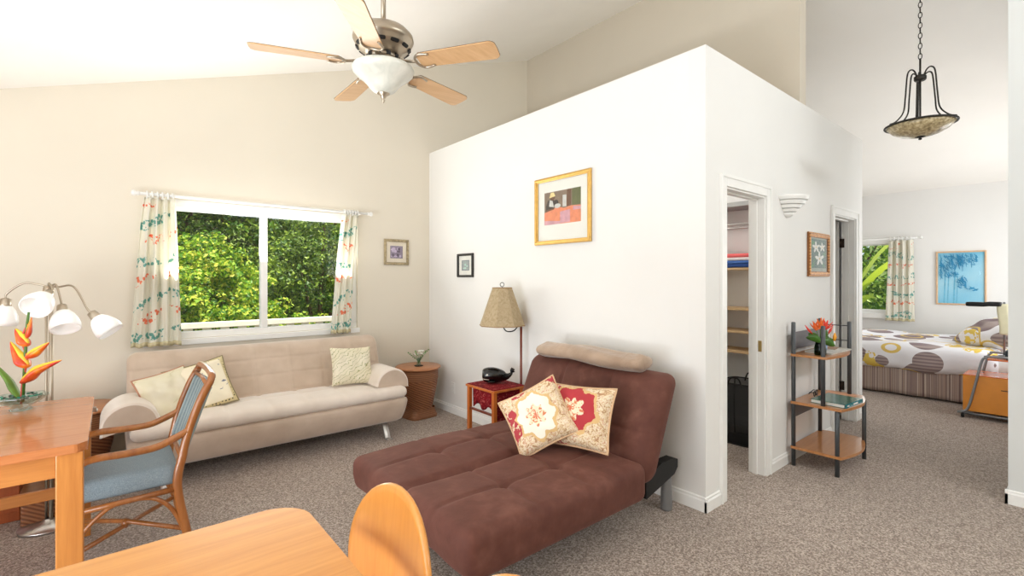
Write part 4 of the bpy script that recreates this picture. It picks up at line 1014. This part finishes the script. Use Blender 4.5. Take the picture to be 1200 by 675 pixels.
# heliconia in glass bowl
hb = thing('flower_bowl', 'scalloped clear glass bowl of green pebbles with heliconia flowers on the desk', 'flower arrangement', (-.355,3.50,.76))
bx, by, bz = -.355, 3.50, .7602
def bowlfn(r, z, a): k = 1+.07*math.cos(a*8)*(z/.07); return (bx+r*k*math.cos(a), by+r*k*math.sin(a), bz+z)
prof = [(0,.0),(.04,.0),(.045,.004),(.036,.014),(.045,.024),(.07,.04),(.095,.06),(.102,.075),(.096,.076),(.088,.062),(.062,.044),(.03,.032),(0,.03)]
b = MB(); n_ = 64
b.add([bowlfn(r, z, 2*PI*i/n_) for r, z in prof for i in range(n_)], [(j*n_+i, j*n_+(i+1)%n_, (j+1)*n_+(i+1)%n_, (j+1)*n_+i) for j in range(len(prof)-1) for i in range(n_)], 0, True)
q = NT('cut_glass', .03, spec=.6); q.col((.95,.98,.97)); q.b.inputs['Transmission Weight'].default_value = .9; m_cut = q.m
b.build('bowl', glassy('bowl_glass', (.90,.94,.93), .02, .14), hb)
R = random.Random(5); b = MB()
for i in range(70):
    a = R.uniform(0,2*PI); r_ = .075*R.random()**.5; b.rbox((bx+r_*math.cos(a), by+r_*math.sin(a), bz+.046+.35*r_*r_*10*.1+.014*R.random()+.012), (.008,.007,.005), (.006,.005,.004), (4,4,4))
q = NT('green_pebbles', .1, coat=.8); q.col(q.ramp(q.noise(60,1), [(.4,(.02,.25,.18)),(.6,(.10,.50,.38))])); o = b.build('pebbles', q.m, hb); o['kind'] = 'stuff'
q = NT('bract', .4, coat=.3)
q.col(q.ramp(q.noise(11,2), [(.40,(.78,.18,.14)),(.52,(.90,.38,.14)),(.66,(.96,.64,.18))])); m_bract = q.m
m_bract_y = plain('bract_edge', (.90,.78,.22), .4); m_bract_r = plain('bract_red', (.80,.24,.24), .4)
rt = Vector((.768,-.64,0)); 
def HP(u, z): return tuple(Vector((bx,by,bz)) + rt*u + Vector((0,0,z)))
MB().tube(smoothpath([HP(0,.03),HP(.01,.15),HP(.03,.26),HP(.005,.36),HP(.035,.44)],5), .005, 8).build('flower_stem', m_bract_r, hb)
MB().tube([HP(.01,.04),HP(.02,.25),HP(.03,.43),HP(.04,.50)], [.006,.007,.006,.005], 8).build('green_stem', m_green, hb)
def bract(p0, p1, p2, w0):
    pts = smoothpath([p0, tuple((Vector(p0)+Vector(p1))/2+Vector((0,0,-.006))), p1, p2], 5); k = len(pts)
    rr = [w0*(.45+.55*math.sin(PI*min(1,i/(k-1)*1.6)))*(1-(i/(k-1))**2)+.0012 for i in range(k)]
    rr = [max(.0012, w0*math.sin(PI*(.12+.88*i/(k-1)))**.9*(1 if i/(k-1) < .5 else 1)) for i in range(k)]
    m = MB().tube(pts, rr, 12, flat=.55)
    e = MB().tube([tuple(Vector(p)+Vector((0,0,r_*.75))) for p, r_ in zip(pts, rr)], [r_*.42 for r_ in rr], 8)
    return m, e
for p0, p1, p2, w0 in ((HP(.005,.14),HP(.09,.20),HP(.21,.255),.026),(HP(.035,.22),HP(-.01,.27),HP(-.055,.35),.030),(HP(.03,.27),HP(.09,.30),HP(.145,.345),.022),
                       (HP(.035,.33),HP(0,.37),HP(-.03,.415),.026),(HP(.03,.37),HP(.045,.42),HP(.055,.475),.018)):
    m, e = bract(p0, p1, p2, w0*1.25); o = m.build('bract', m_bract, hb); e.build('bract_edge', m_bract_y, o)
m, e = bract(HP(-.005,.06),HP(-.07,.16),HP(-.16,.26),.022); m.build('leaf', plain('helic_leaf',(.36,.50,.14),.4,var=.15,vs=10), hb)

# ------------------------------------------------------------------ multi-arm floor lamp behind the desk
al = thing('arc_floor_lamp', 'brushed steel floor lamp with drooping white glass shades behind the desk', 'lamp', (-.28,3.86,0))
ax_, ay_ = -.28, 3.86
MB().lathe([(0,0),(.13,0),(.13,.015),(.04,.025),(.016,.045)], (ax_,ay_,0), 32).build('base', m_chrome, al)
MB().tube([(ax_-.009,ay_+.008,.03),(ax_-.009,ay_+.008,1.36)], .0065, 10).tube([(ax_+.012,ay_-.01,.03),(ax_+.012,ay_-.01,1.36)], .010, 12).build('pole', m_nick, al)
MB().lathe([(0,-.02),(.02,-.02),(.026,0),(.02,.03),(0,.035)], (ax_,ay_,1.36), 20).build('joint', m_nick, al)
def lamphead(pos, axis, top):
    pos = Vector(pos); z_ = Vector(axis).normalized()
    x_ = z_.orthogonal().normalized(); y_ = z_.cross(x_); M_ = Matrix.Translation(pos) @ Matrix((x_,y_,z_)).transposed().to_4x4()
    sh_ = MB().lathe([(.020,-.055),(.034,-.045),(.048,-.025),(.060,.005),(.066,.035),(.064,.06)], n=32, M=M_).build('lamp_shade', m_frost, al, solid=.003)
    MB().lathe([(.010,-.095),(.022,-.09),(.026,-.06),(.028,-.045),(.026,-.043),(0,-.043)], n=20, M=M_).build('socket_cap', m_nick, sh_)
    MB().lathe([(0,.03),(.018,.02),(.024,0),(.016,-.03),(.012,-.045)], n=16, M=M_).build('bulb', m_frost, sh_)
    s0 = Vector((ax_,ay_,1.385)); e = pos - z_*.09; dr = Vector((e.x-s0.x, e.y-s0.y, 0))
    pts = smoothpath([s0, s0+dr*.25+Vector((0,0,top*.7)), s0+dr*.6+Vector((0,0,top)), e-z_*.03, e], 6)
    MB().tube(pts, .0055, 8).build('arm', m_nick, sh_)
lamphead((-.470,3.94,1.228), (-.12,.0,-1), .02)
lamphead((-.290,3.60,1.31), (-.35,-.85,-.55), .02)
lamphead((-.200,3.63,1.205), (.15,-.55,-.9), .01)
lamphead((-.035,3.63,1.170), (.62,-.30,-.80), .0)

# ------------------------------------------------------------------ rattan armchair
m_rat = wood('rattan', (.54,.31,.14), (.68,.43,.21), 'Z', rough=.3, coat=.4)
q = NT('blue_weave', .9); wv = q.noise(420, 2)
q.col(q.ramp(wv, [(.35,(.44,.50,.54)),(.65,(.58,.64,.67))])); q.bump(wv, .4, .004); m_blue = q.m
q = NT('blue_stripe', .85); wv = q.math('MULTIPLY_ADD', q.math('SINE', q.math('MULTIPLY', q.sep()[1], 110)), .5, .5)
q.col(q.mix(wv, q.ramp(q.noise(120,2), [(.35,(.34,.41,.46)),(.65,(.50,.57,.60))]), (.60,.66,.66))); m_stripe = q.m
ac = thing('rattan_armchair', 'rattan armchair with blue-grey seat cushion drawn up to the desk', 'armchair', (.07,3.25,0))
YN, YF = 3.01, 3.49; YM = (YN+YF)/2
for y in (YN, YF):
    s_ = 1 if y == YN else -1
    MB().tube(smoothpath([(.325,y-s_*.01,0),(.305,y,.10),(.262,y,.36),(.285,y,.52),(.312,y,.645),(.362,y,.79),(.408,y+s_*.004,.885)],5), [.021]*16+[.020]*15, 12).build('back_post', m_rat, ac)
    MB().tube(smoothpath([(.318,y,.645),(.24,y-s_*.004,.608),(.167,y-s_*.008,.583),(.05,y-s_*.012,.580),(-.05,y-s_*.012,.583),(-.11,y-s_*.008,.565),(-.15,y,.51),(-.168,y,.42),(-.172,y,.30),(-.178,y,0)],5), .018, 12).build('arm', m_rat, ac)
    MB().tube(smoothpath([(.292,y,.12),(.255,y,.22),(.214,y,.285),(.157,y,.33),(.07,y,.345),(0,y,.335),(-.06,y,.29),(-.11,y,.23),(-.168,y,.12)],5), .0105, 8).build('brace', m_rat, ac)
    MB().tube([(.262,y,.350),(-.172,y,.340)], .014, 10).build('seat_rail', m_rat, ac)
for x in (.268, -.168): MB().tube([(x,YN,.348),(x,YF,.348)], .014, 10).build('seat_rail', m_rat, ac)
MB().tube([(.292,YN,.135),(.06,YM,.155),(-.168,YF,.135)], .012, 8).build('cross_stretcher', m_rat, ac)
MB().tube([(-.168,YN,.135),(.06,YM,.135),(.292,YF,.135)], .012, 8).build('cross_stretcher', m_rat, ac)
MB().tube([(.05,YM,.128),(.068,YM,.162)], .019, 8).build('binding', m_rat, ac)
MB().tube(smoothpath([(.400,YN,.865),(.412,YN+.006,.895),(.418,YN+.035,.912),(.424,YM,.918),(.418,YF-.035,.912),(.412,YF-.006,.895),(.400,YF,.865)],5), .018, 12).build('top_rail', m_rat, ac)
MB().tube([(.392,YN+.01,.865),(.400,YM,.870),(.392,YF-.01,.865)], .011, 8).build('lower_top_rail', m_rat, ac)
MB().tube([(.280,YN,.50),(.280,YF,.50)], .011, 8).build('back_rail', m_rat, ac)
MB().rbox((.048,YM,.417), (.222,.225,.052), (.035,.035,.03), (20,20,6), lambda p: Vector((p.x,p.y,p.z+(.012*(1-(p.x/.22)**2)*(1-(p.y/.22)**2) if p.z > 0 else 0)))).build('seat_cushion', m_blue, ac)
def bp_(p):
    z = p.z+.18; p.x += z*.30+ z*z*.12 + .02*(1-(p.y/.22)**2); return p
MB().rbox((.282,YM,.685), (.020,.218,.175), (.018,.018,.018), (6,24,16), bp_).build('back_cushion', m_stripe, ac)

# ------------------------------------------------------------------ dining table and chairs
m_honey = wood('honey_maple', (.80,.53,.24), (.88,.62,.32), 'X', rough=.28, coat=.35)
m_honeyc = wood('honey_maple_chair', (.84,.56,.25), (.90,.63,.31), 'Z', rough=.3, coat=.3)
dt = thing('dining_table', 'honey-coloured wooden dining table with rounded corner in the foreground', 'dining table', (-.1,.95,0))
def rrect(x0, x1, y0, y1, r, n=10):
    pts = []
    for cx, cy, a0 in ((x1-r,y1-r,0),(x0+r,y1-r,PI/2),(x0+r,y0+r,PI),(x1-r,y0+r,3*PI/2)):
        for i in range(n+1): a = a0+PI/2*i/n; pts.append((cx+r*math.cos(a), cy+r*math.sin(a)))
    return pts
def bow(pts, cy): return [(x+(.028*(1-((y-cy)/.6)**2)-.0 if x > 0 else -.028*(1-((y-cy)/.6)**2)), y) for x, y in pts]
MB().prism(bow(rrect(-.62,.435,.35,1.55,.10), .95), .722, .75, 'Z').build('table_top', m_honey, dt, bevel=.008)
MB().box(-.52,.335,1.40,1.42,.65,.722).box(-.52,.335,.48,.50,.65,.722).box(-.54,-.52,.5,1.4,.65,.722).box(.335,.355,.5,1.4,.65,.722).build('apron', m_honey, dt)
for x in (-.5,.315):
    for y in (.52,1.38): MB().tube([(x,y,0),(x,y,.722)], [.022,.032], 16).build('leg', m_honeyc, dt)
def dining_chair(label, y, x=.565):
    t = thing('dining_chair', label, 'dining chair', (x-.2,y,0), group='honey wood dining chairs')
    def pan(a, r=1.0):  # oval panel outline with y half .238, z half .235
        e = 2.05; ca, sa = math.cos(a), math.sin(a)
        return (.238*r*abs(ca)**(2/e)*(1 if ca > 0 else -1), .240*r*abs(sa)**(2/e)*(1 if sa > 0 else -1))
    def P(yy, zz, dx): return (x+dx+.10*(zz)*.6+.035*(yy/.238)**2*-1+.02, y+yy, .630+zz)
    b = MB(); n_ = 48
    rows = [(0,-.008),(.5,-.009),(.9,-.009),(.975,-.008),(1,-.003),(1,.003),(.975,.008),(.9,.009),(.5,.009),(0,.008)]
    vs = [P(*pan(2*PI*i/n_, max(r_,.01)), dx) for r_, dx in rows for i in range(n_)]
    b.add(vs, [(j*n_+i, j*n_+(i+1)%n_, (j+1)*n_+(i+1)%n_, (j+1)*n_+i) for j in range(len(rows)-1) for i in range(n_)], 0, True)
    b.build('backrest', m_honeyc, t)
    MB().rbox((x-.20,y,.445), (.205,.205,.018), (.05,.05,.016), (16,16,6)).build('seat', m_honeyc, t)
    for s_ in (-1,1):
        MB().tube([(x+.03,y+s_*.17,0),(x-.015,y+s_*.175,.45),(x+.022,y+s_*.15,.60)], [.016,.019,.015], 12).build('leg', m_honeyc, t)
        MB().tube([(x-.39,y+s_*.175,0),(x-.37,y+s_*.165,.43)], [.015,.019], 12).build('leg', m_honeyc, t)
        MB().tube([(x-.385,y+s_*.17,.2),(x+.012,y+s_*.17,.2)], .010, 8).build('stretcher', m_honeyc, t)
    return t
c = dining_chair('honey wood dining chair with oval back, in full view beside the dining table', 1.185)
c = dup(c, 'honey wood dining chair showing only its oval back tip at bottom edge'); c.location.y = .64

# ------------------------------------------------------------------ corner shelf unit
m_post = plain('dark_grey_metal', (.30,.31,.32), .4, .4)
m_shelfw = wood('medium_shelf_wood', (.66,.43,.24), (.76,.53,.32), 'X', rough=.3, coat=.3)
su = thing('shelf_stand', 'dark metal and wood tiered shelf stand against the wall between the doorways', 'shelf', (4.32,1.32,0))
A, B_, C_, D_, E_, F_ = (4.03,1.455), (4.60,1.455), (4.03,1.255), (4.60,1.245), (4.03,1.165), (4.60,1.145)
def postc(p, z0, z1): MB().tube([(p[0],p[1],z0),(p[0],p[1],z1-.004),(p[0],p[1],z1)], [.015,.015,.010], 14).build('post', m_post, su)
postc(A,0,1.10); postc(B_,0,1.10); postc(C_,.49,1.085); postc(D_,.49,1.085); postc(E_,0,.472); postc(F_,0,.472)
def shelfpoly(yf, bulge=.05):
    pts = [(4.015,1.47),(4.015,yf)]
    for i in range(13):
        u = i/12; pts.append((4.015+.63*u, yf - bulge*math.sin(u*PI)*1.0 + .03*u**4))
    pts += [(4.66,yf+.08),(4.655,1.40),(4.63,1.47)]
    return pts
MB().prism(shelfpoly(1.225,.035), .838, .856, 'Z').build('shelf', m_shelfw, su, bevel=.004)
MB().prism(shelfpoly(1.135,.05), .474, .494, 'Z').build('shelf', m_shelfw, su, bevel=.004)
MB().prism(shelfpoly(1.135,.05), .130, .150, 'Z').build('shelf', m_shelfw, su, bevel=.004)
MB().box(4.045,4.585,1.449,1.461,.89,1.02).build('back_panel', plain('grey_panel',(.40,.38,.39),.5), su)
MB().box(4.045,4.585,1.449,1.461,.37,.47).build('back_panel', plain('grey_panel2',(.40,.38,.39),.5), su)
for z in (1.05, .93): MB().tube([(4.60,1.455,z),(4.60,1.245,z)], .004, 8).build('rail', m_post, su)
# vase with orange heliconias
vx, vy, vz = 4.115, 1.30, .8565
fv = thing('glass_vase', 'green glass vase of orange flowers on the top shelf of the stand', 'vase', (vx,vy,vz))
MB().lathe([(0,0),(.036,0),(.040,.01),(.040,.05),(.034,.085),(.022,.115),(.020,.125),(.017,.125),(.019,.112),(.031,.083),(.036,.05),(.036,.012),(0,.008)], (vx,vy,vz), 28).build('vase_body', m_vaseg, fv)
def VP_(u, z, dpt=0): return tuple(Vector((vx,vy,vz))+rt*u+Vector((0,0,z))+Vector((.64,.768,0))*dpt)
b = MB()
for u, z in ((-.07,.17),(-.03,.2),(.0,.22),(.03,.2),(.05,.19)): b.tube([VP_(0,.03),VP_(u*.3,.12),VP_(u,z)], .0028, 6)
b.build('stems', m_green, fv)
m_or_fl = plain('orange_petal', (.95,.42,.16), .4, var=.15, vs=20); m_re_fl = plain('red_petal', (.88,.25,.20), .4, var=.1, vs=20)
R = random.Random(12)
def petals(cx, cz, n, L, mat, nm):
    b = MB()
    for i in range(n):
        a = -.2+PI*.5+ (i-(n-1)/2)*.42; dv = R.uniform(-.02,.02)
        b.tube(smoothpath([VP_(cx,cz), VP_(cx+L*.5*math.cos(a), cz+L*.5*math.sin(a), dv*.5), VP_(cx+L*math.cos(a)*1.05, cz+L*math.sin(a), dv)],3), [.004,.006,.0085,.009,.007,.005,.0015], 7, flat=.5)
    b.build(nm, mat, fv)
petals(.0,.20,6,.085,m_or_fl,'flower'); petals(-.035,.185,5,.07,m_or_fl,'flower'); petals(.04,.19,5,.075,m_re_fl,'flower')
MB().tube([VP_(-.05,.15),VP_(-.085,.185),VP_(-.115,.225)], [.003,.009,.002], 8).build('bud', m_re_fl, fv)
MB().tube([VP_(.055,.15),VP_(.075,.185),VP_(.095,.215)], [.003,.009,.002], 8).build('bud', m_re_fl, fv)
MB().tube([VP_(.085,.11,-.03),VP_(.09,.14,-.03),VP_(.09,.17,-.03)], [.008,.014,.004], 8).build('bud', plain('amber_petal',(.92,.62,.15),.4), fv, label='amber yellow bud')
m_vleaf = plain('glossy_leaf', (.25,.42,.14), .35, var=.2, vs=15)
def leaf(p0, p1, wd, nm='leaf'):
    p0 = Vector(p0); p1 = Vector(p1); sd = (p1-p0).cross(Vector((-.64,-.768,0))).normalized()
    def fn(u, v): return tuple(p0.lerp(p1,u)+Vector((0,0,.015*math.sin(PI*u)))+sd*(v-.5)*2*wd*math.sin(PI*min(1,.04+u*.96))**.7+Vector((-.64,-.768,0))*(.012*(1-abs(v-.5)*2)))
    MB().grid(fn, 12, 6).build(nm, m_vleaf, fv, solid=.001)
leaf(VP_(0,.10,-.02),VP_(-.12,.135,-.02),.028); leaf(VP_(.0,.11,-.03),VP_(.09,.07,-.03),.032); leaf(VP_(.01,.10,-.02),VP_(.04,.19,-.01),.026); leaf(VP_(.01,.12,.01),VP_(.10,.10,.03),.026); leaf(VP_(0,.10,0),VP_(-.08,.16,.02),.022)
# magazines, box
m_paper = plain('white_paper', (.90,.90,.88), .5)
m_mag = C('brochure_cover', (.62,.50,.40))
def flat_item(name, label, cat, x0, x1, y0, y1, z0, z1, mats, rz=0, group=None, cover=None):
    cx, cy = (x0+x1)/2, (y0+y1)/2
    t = thing(name, label, cat, (cx,cy,z0), rz, group)
    hx_, hy_, h = (x1-x0)/2, (y1-y0)/2, z1-z0
    MB().box(-hx_+.002,hx_-.002,-hy_+.002,hy_-.002,.0005,h-.001).build('pages', m_paper, t, world=False)
    MB().box(-hx_,hx_,-hy_,hy_,h-.001,h).box(-hx_,hx_,-hy_,hy_,0,.001).box(-hx_,hx_,-hy_-.001,-hy_+.001,0,h).build('cover', mats, t, world=False)
    return t
flat_item('magazine', 'stack of pale brochures across the top shelf of the stand', 'magazine', 4.17,4.59,1.235,1.42,.8565,.868, C('mag_grey',(.78,.77,.74)), math.radians(-2))
flat_item('magazine', 'brown covered brochure at the right of the top shelf', 'magazine', 4.40,4.57,1.30,1.43,.8685,.873, m_mag, .1)
q = NT('blue_box', .4); q.col(q.ramp(q.noise(18,2), [(.35,(.12,.22,.62)),(.55,(.18,.45,.80)),(.7,(.75,.85,.93))])); 
tag(MB().rbox((4.33,1.36,.895), (.045,.03,.025), (.005,.005,.005), (4,4,4)).build('small_box', q.m), 'small blue box on the brochures on the top shelf', 'box')
# teal book and loose sheets on the middle shelf
q = NT('teal_cover', .25, coat=.3); q.col(q.ramp(q.noise(9,3), [(.35,(.10,.38,.38)),(.5,(.20,.42,.36)),(.65,(.30,.46,.36))])); m_teal = q.m
m_tealsp = plain('teal_spine', (.08,.46,.50), .25)
bk = thing('hardcover_book', 'thick teal hardcover book on the middle shelf of the stand', 'book', (4.23,1.225,.4945), math.radians(-4))
MB().box(-.155,.155,-.105,.115,.003,.025).build('pages', m_paper, bk, world=False)
MB().box(-.16,.16,-.112,.12,0,.003).box(-.16,.16,-.112,.12,.025,.028).build('cover', m_teal, bk, world=False)
MB().box(-.16,.16,-.116,-.112,0,.028).build('spine', m_tealsp, bk, world=False)
b = MB(); R = random.Random(2); xx = -.02
for wd_ in (.012,.006,.010,.006,.009,.007,.010,.006): 
    b.box(xx,xx+wd_,-.1172,-.116,.007+.003*R.random(),.021-.003*R.random()); xx += wd_+.002
b.box(-.135,-.10,-.1172,-.116,.011,.018)
b.build('spine_lettering', m_plastic, bk, world=False)
flat_item('brochure', 'colourful open brochure behind the teal book on the middle shelf', 'magazine', 4.36,4.60,1.20,1.40,.4945,.499, C('mag_peach',(.85,.62,.48)), -.06)
sg = thing('eyeglasses', 'folded black eyeglasses behind the teal book on the middle shelf', 'eyeglasses', (4.33,1.40,.4945), .1)
for s_ in (-1,1):
    MB().tube([(s_*.034+.026*math.cos(2*PI*i/14),0,.024+.02*math.sin(2*PI*i/14)) for i in range(14)], .0035, 6, closed=True).build('rim', m_dark, sg, world=False)
    MB().tube([(s_*.062,0,.036),(s_*.062,.03,.034),(-s_*.02,.045,.012)], .003, 6).build('temple', m_dark, sg, world=False)
MB().tube([(-.009,0,.030),(.009,0,.030)], .003, 6).build('bridge', m_dark, sg, world=False)

# ------------------------------------------------------------------ bedroom
bed = thing('bed', 'double bed with striped brown bed skirt in the bedroom', 'bed', (8.4,1.6,0))
BX0, BX1, BY0, BY1 = 7.42, 9.3, .30, 2.45
q = NT('striped_skirt', .85); st_ = q.n('ShaderNodeTexNoise', {'Vector': q.map((0,1,0)), 'Scale': 22, 'Detail': 3}).outputs[0]
q.col(q.ramp(st_, [(.33,(.42,.34,.34)),(.42,(.60,.52,.48)),(.46,(.80,.74,.68)),(.5,(.52,.44,.43)),(.58,(.70,.62,.56)),(.66,(.46,.38,.39))])); m_skirt = q.m
b = MB()
b.grid(lambda u, v: (BX0+.02+.012*math.sin(u*34)*(v)+(.02*math.exp(-((u-.35)/.01)**2)), BY0+(BY1-BY0)*u, .34-.315*v), 120, 6)
b.grid(lambda u, v: (BX0+.02+(BX1-BX0-.04)*u, BY1-.0+.01*math.sin(u*40)*v, .34-.315*v), 80, 6)
b.build('bed_skirt', m_skirt, bed, solid=.004)
MB().box(BX0+.06,BX1-.04,BY0+.04,BY1-.06,.03,.33).build('box_spring', m_trim, bed)
MB().rbox(((BX0+BX1)/2+.01,(BY0+BY1)/2,.45), ((BX1-BX0)/2-.03,(BY1-BY0)/2-.03,.12), .05, (12,12,6)).build('mattress', m_trim, bed)
q = NT('circle_duvet', .85)
vor = q.vor(3.0, q.map((1,1,1),(0,0,0),(.9,.12,.33)), rand=.75)
dist = q.math('DIVIDE', vor.outputs['Distance'], 1.0); cc = q.n('ShaderNodeSeparateColor', {0: vor.outputs['Color']}).outputs
disc = q.math('LESS_THAN', dist, .52); purple = q.math('GREATER_THAN', cc[0], .25)
strp = q.math('MULTIPLY_ADD', q.math('SINE', q.math('MULTIPLY', q.sep()[2], 160)), .5, .5)
dcol = q.mix(strp, (.50,.43,.44), (.66,.60,.58))
blobs = q.math('GREATER_THAN', q.noise(13,2), .50)
yel = q.mix(blobs, (.93,.92,.93), (.90,.78,.36))
c = q.mix(disc, (.92,.915,.93), q.mix(purple, yel, dcol))
v2 = q.vor(2.1, q.map((1,1,1),(0,0,0),(3.3,1.2,.8)), rand=.8)
ring = q.math('LESS_THAN', q.math('ABSOLUTE', q.math('SUBTRACT', v2.outputs['Distance'], .34)), .022)
q.col(q.mix(ring, c, (.86,.74,.40))); q.bump(q.noise(5,3), .3, .03); m_duvet = q.m
def duv(p):
    top = p.z > -.02
    p.z += .018*math.sin(p.x*5+p.y*3)*math.cos(p.y*6) if top else 0
    if not top: p.x += (-.015*math.sin(p.y*14)) * (1 if p.x < 0 else -1); p.z += .012*math.sin(p.y*9+1)*(1)
    return p
tag(MB().rbox(((BX0+BX1)/2-.02,(BY0+BY1)/2+.18,.475), ((BX1-BX0)/2+.035,(BY1-BY0)/2-.15,.165), (.12,.10,.12), (40,60,12), duv).build('duvet', m_duvet), 'white duvet printed with brown circles and yellow rings on the bed', 'bedding')
pillow('bed_pillow', 'pillow in matching circle print at the head of the bed, nearest the room', m_duvet, None, .78,.50,.24, (7.95,.66,.80), (-.35,.35,.9), math.radians(4), cat='pillow')
pillow('bed_pillow', 'plain white pillow behind the printed pillow on the bed', m_trim, None, .74,.50,.22, (8.7,.62,.82), (-.25,.4,.85), 0, cat='pillow')
# bedside reading lamp (flat dark head on cream column)
rl = thing('bedside_lamp', 'lamp with flat dark head on a cream column beside the bed', 'lamp', (7.15,.44,.62))
m_creamp = plain('cream_cloth', (.85,.83,.70), .8)
# rolling orange cart
ct = thing('rolling_cart', 'orange bedside cart with grey tube frame on casters', 'bedside cart', (7.0,.55,0))
m_oran = plain('orange_laminate', (.90,.56,.10), .35, coat=.2, var=.03); m_oran2 = plain('orange_top', (.88,.45,.18), .25, coat=.4)
m_tube = plain('grey_tube', (.56,.57,.58), .35, .7)
CX0, CX1, CY0, CY1 = 6.80, 7.20, .02, .84
MB().box(CX0,CX1,CY0,CY1,.07,.435).build('box', m_oran, ct, bevel=.004)
MB().box(CX0-.004,CX0,CY0+.02,CY1-.28,.315,.322).build('drawer_gap', m_dark, ct)
MB().box(CX0,CX1,CY0,CY1,.435,.445).build('box_lid', m_oran2, ct, bevel=.003)
MB().box(CX0+.02,CX1+.02,CY0,.66,.605,.62).build('top_shelf', m_oran2, ct, bevel=.003)
MB().box(CX0+.2,CX0+.22,CY0,.48,.47,.60).build('rear_slat', m_tube, ct)
for x in (CX0-.02, CX1+.02):
    MB().tube(smoothpath([(x,CY1+.02,.055),(x,.80,.10),(x,.75,.32),(x,.70,.58),(x,.67,.635),(x,.61,.65),(x,.02,.65)],4), .012, 10).build('side_tube', m_tube, ct)
    MB().tube([(x,CY1+.04,.05),(x,CY0,.05)], .012, 10).build('base_tube', m_tube, ct)
    for y in (CY1, CY0+.04):
        MB().lathe([(0,-.012),(.022,-.012),(.026,-.006),(.026,.006),(.022,.012),(0,.012)], n=18, M=Matrix.Translation((x,y,.027)) @ Matrix.Rotation(PI/2,4,'X')).build('caster', m_dark, ct)
MB().tube([(CX0-.02,.84,.05),(CX1+.02,.84,.05)], .010, 8).build('cross_tube', m_tube, ct)
crd = thing('clock_radio', 'small dark clock radio on the top of the orange cart', 'clock radio', (6.95,.42,.6205))
MB().rbox((6.95,.42,.667), (.07,.12,.045), (.012,.012,.012), (6,6,6)).build('casing', plain('radio_casing',(.13,.16,.19),.35), crd)
MB().box(6.876,6.882,.35,.49,.655,.69).build('display', plain('display',(.22,.27,.30),.1), crd)
MB().lathe([(0,0),(.05,0),(.05,.012),(.014,.02)], (7.15,.565,.6205), 20).build('base', m_tube, rl)
MB().tube([(7.15,.565,.63),(7.15,.565,1.19)], .010, 10).build('stand', m_tube, rl)
MB().rbox((7.15,.565,1.01), (.035,.045,.16), (.012,.012,.012), (6,6,10), lambda p: Vector((p.x, p.y+.01*math.sin(p.z*14), p.z))).build('cream_sleeve', m_creamp, rl)
MB().rbox((7.15,.72,1.160), (.06,.14,.024), (.02,.02,.016), (6,10,4), lambda p: Vector((p.x*(1-.4*(p.y>0)*p.y/.16), p.y, p.z+.006*(p.y<0)))).build('lamp_head', m_frame, rl)
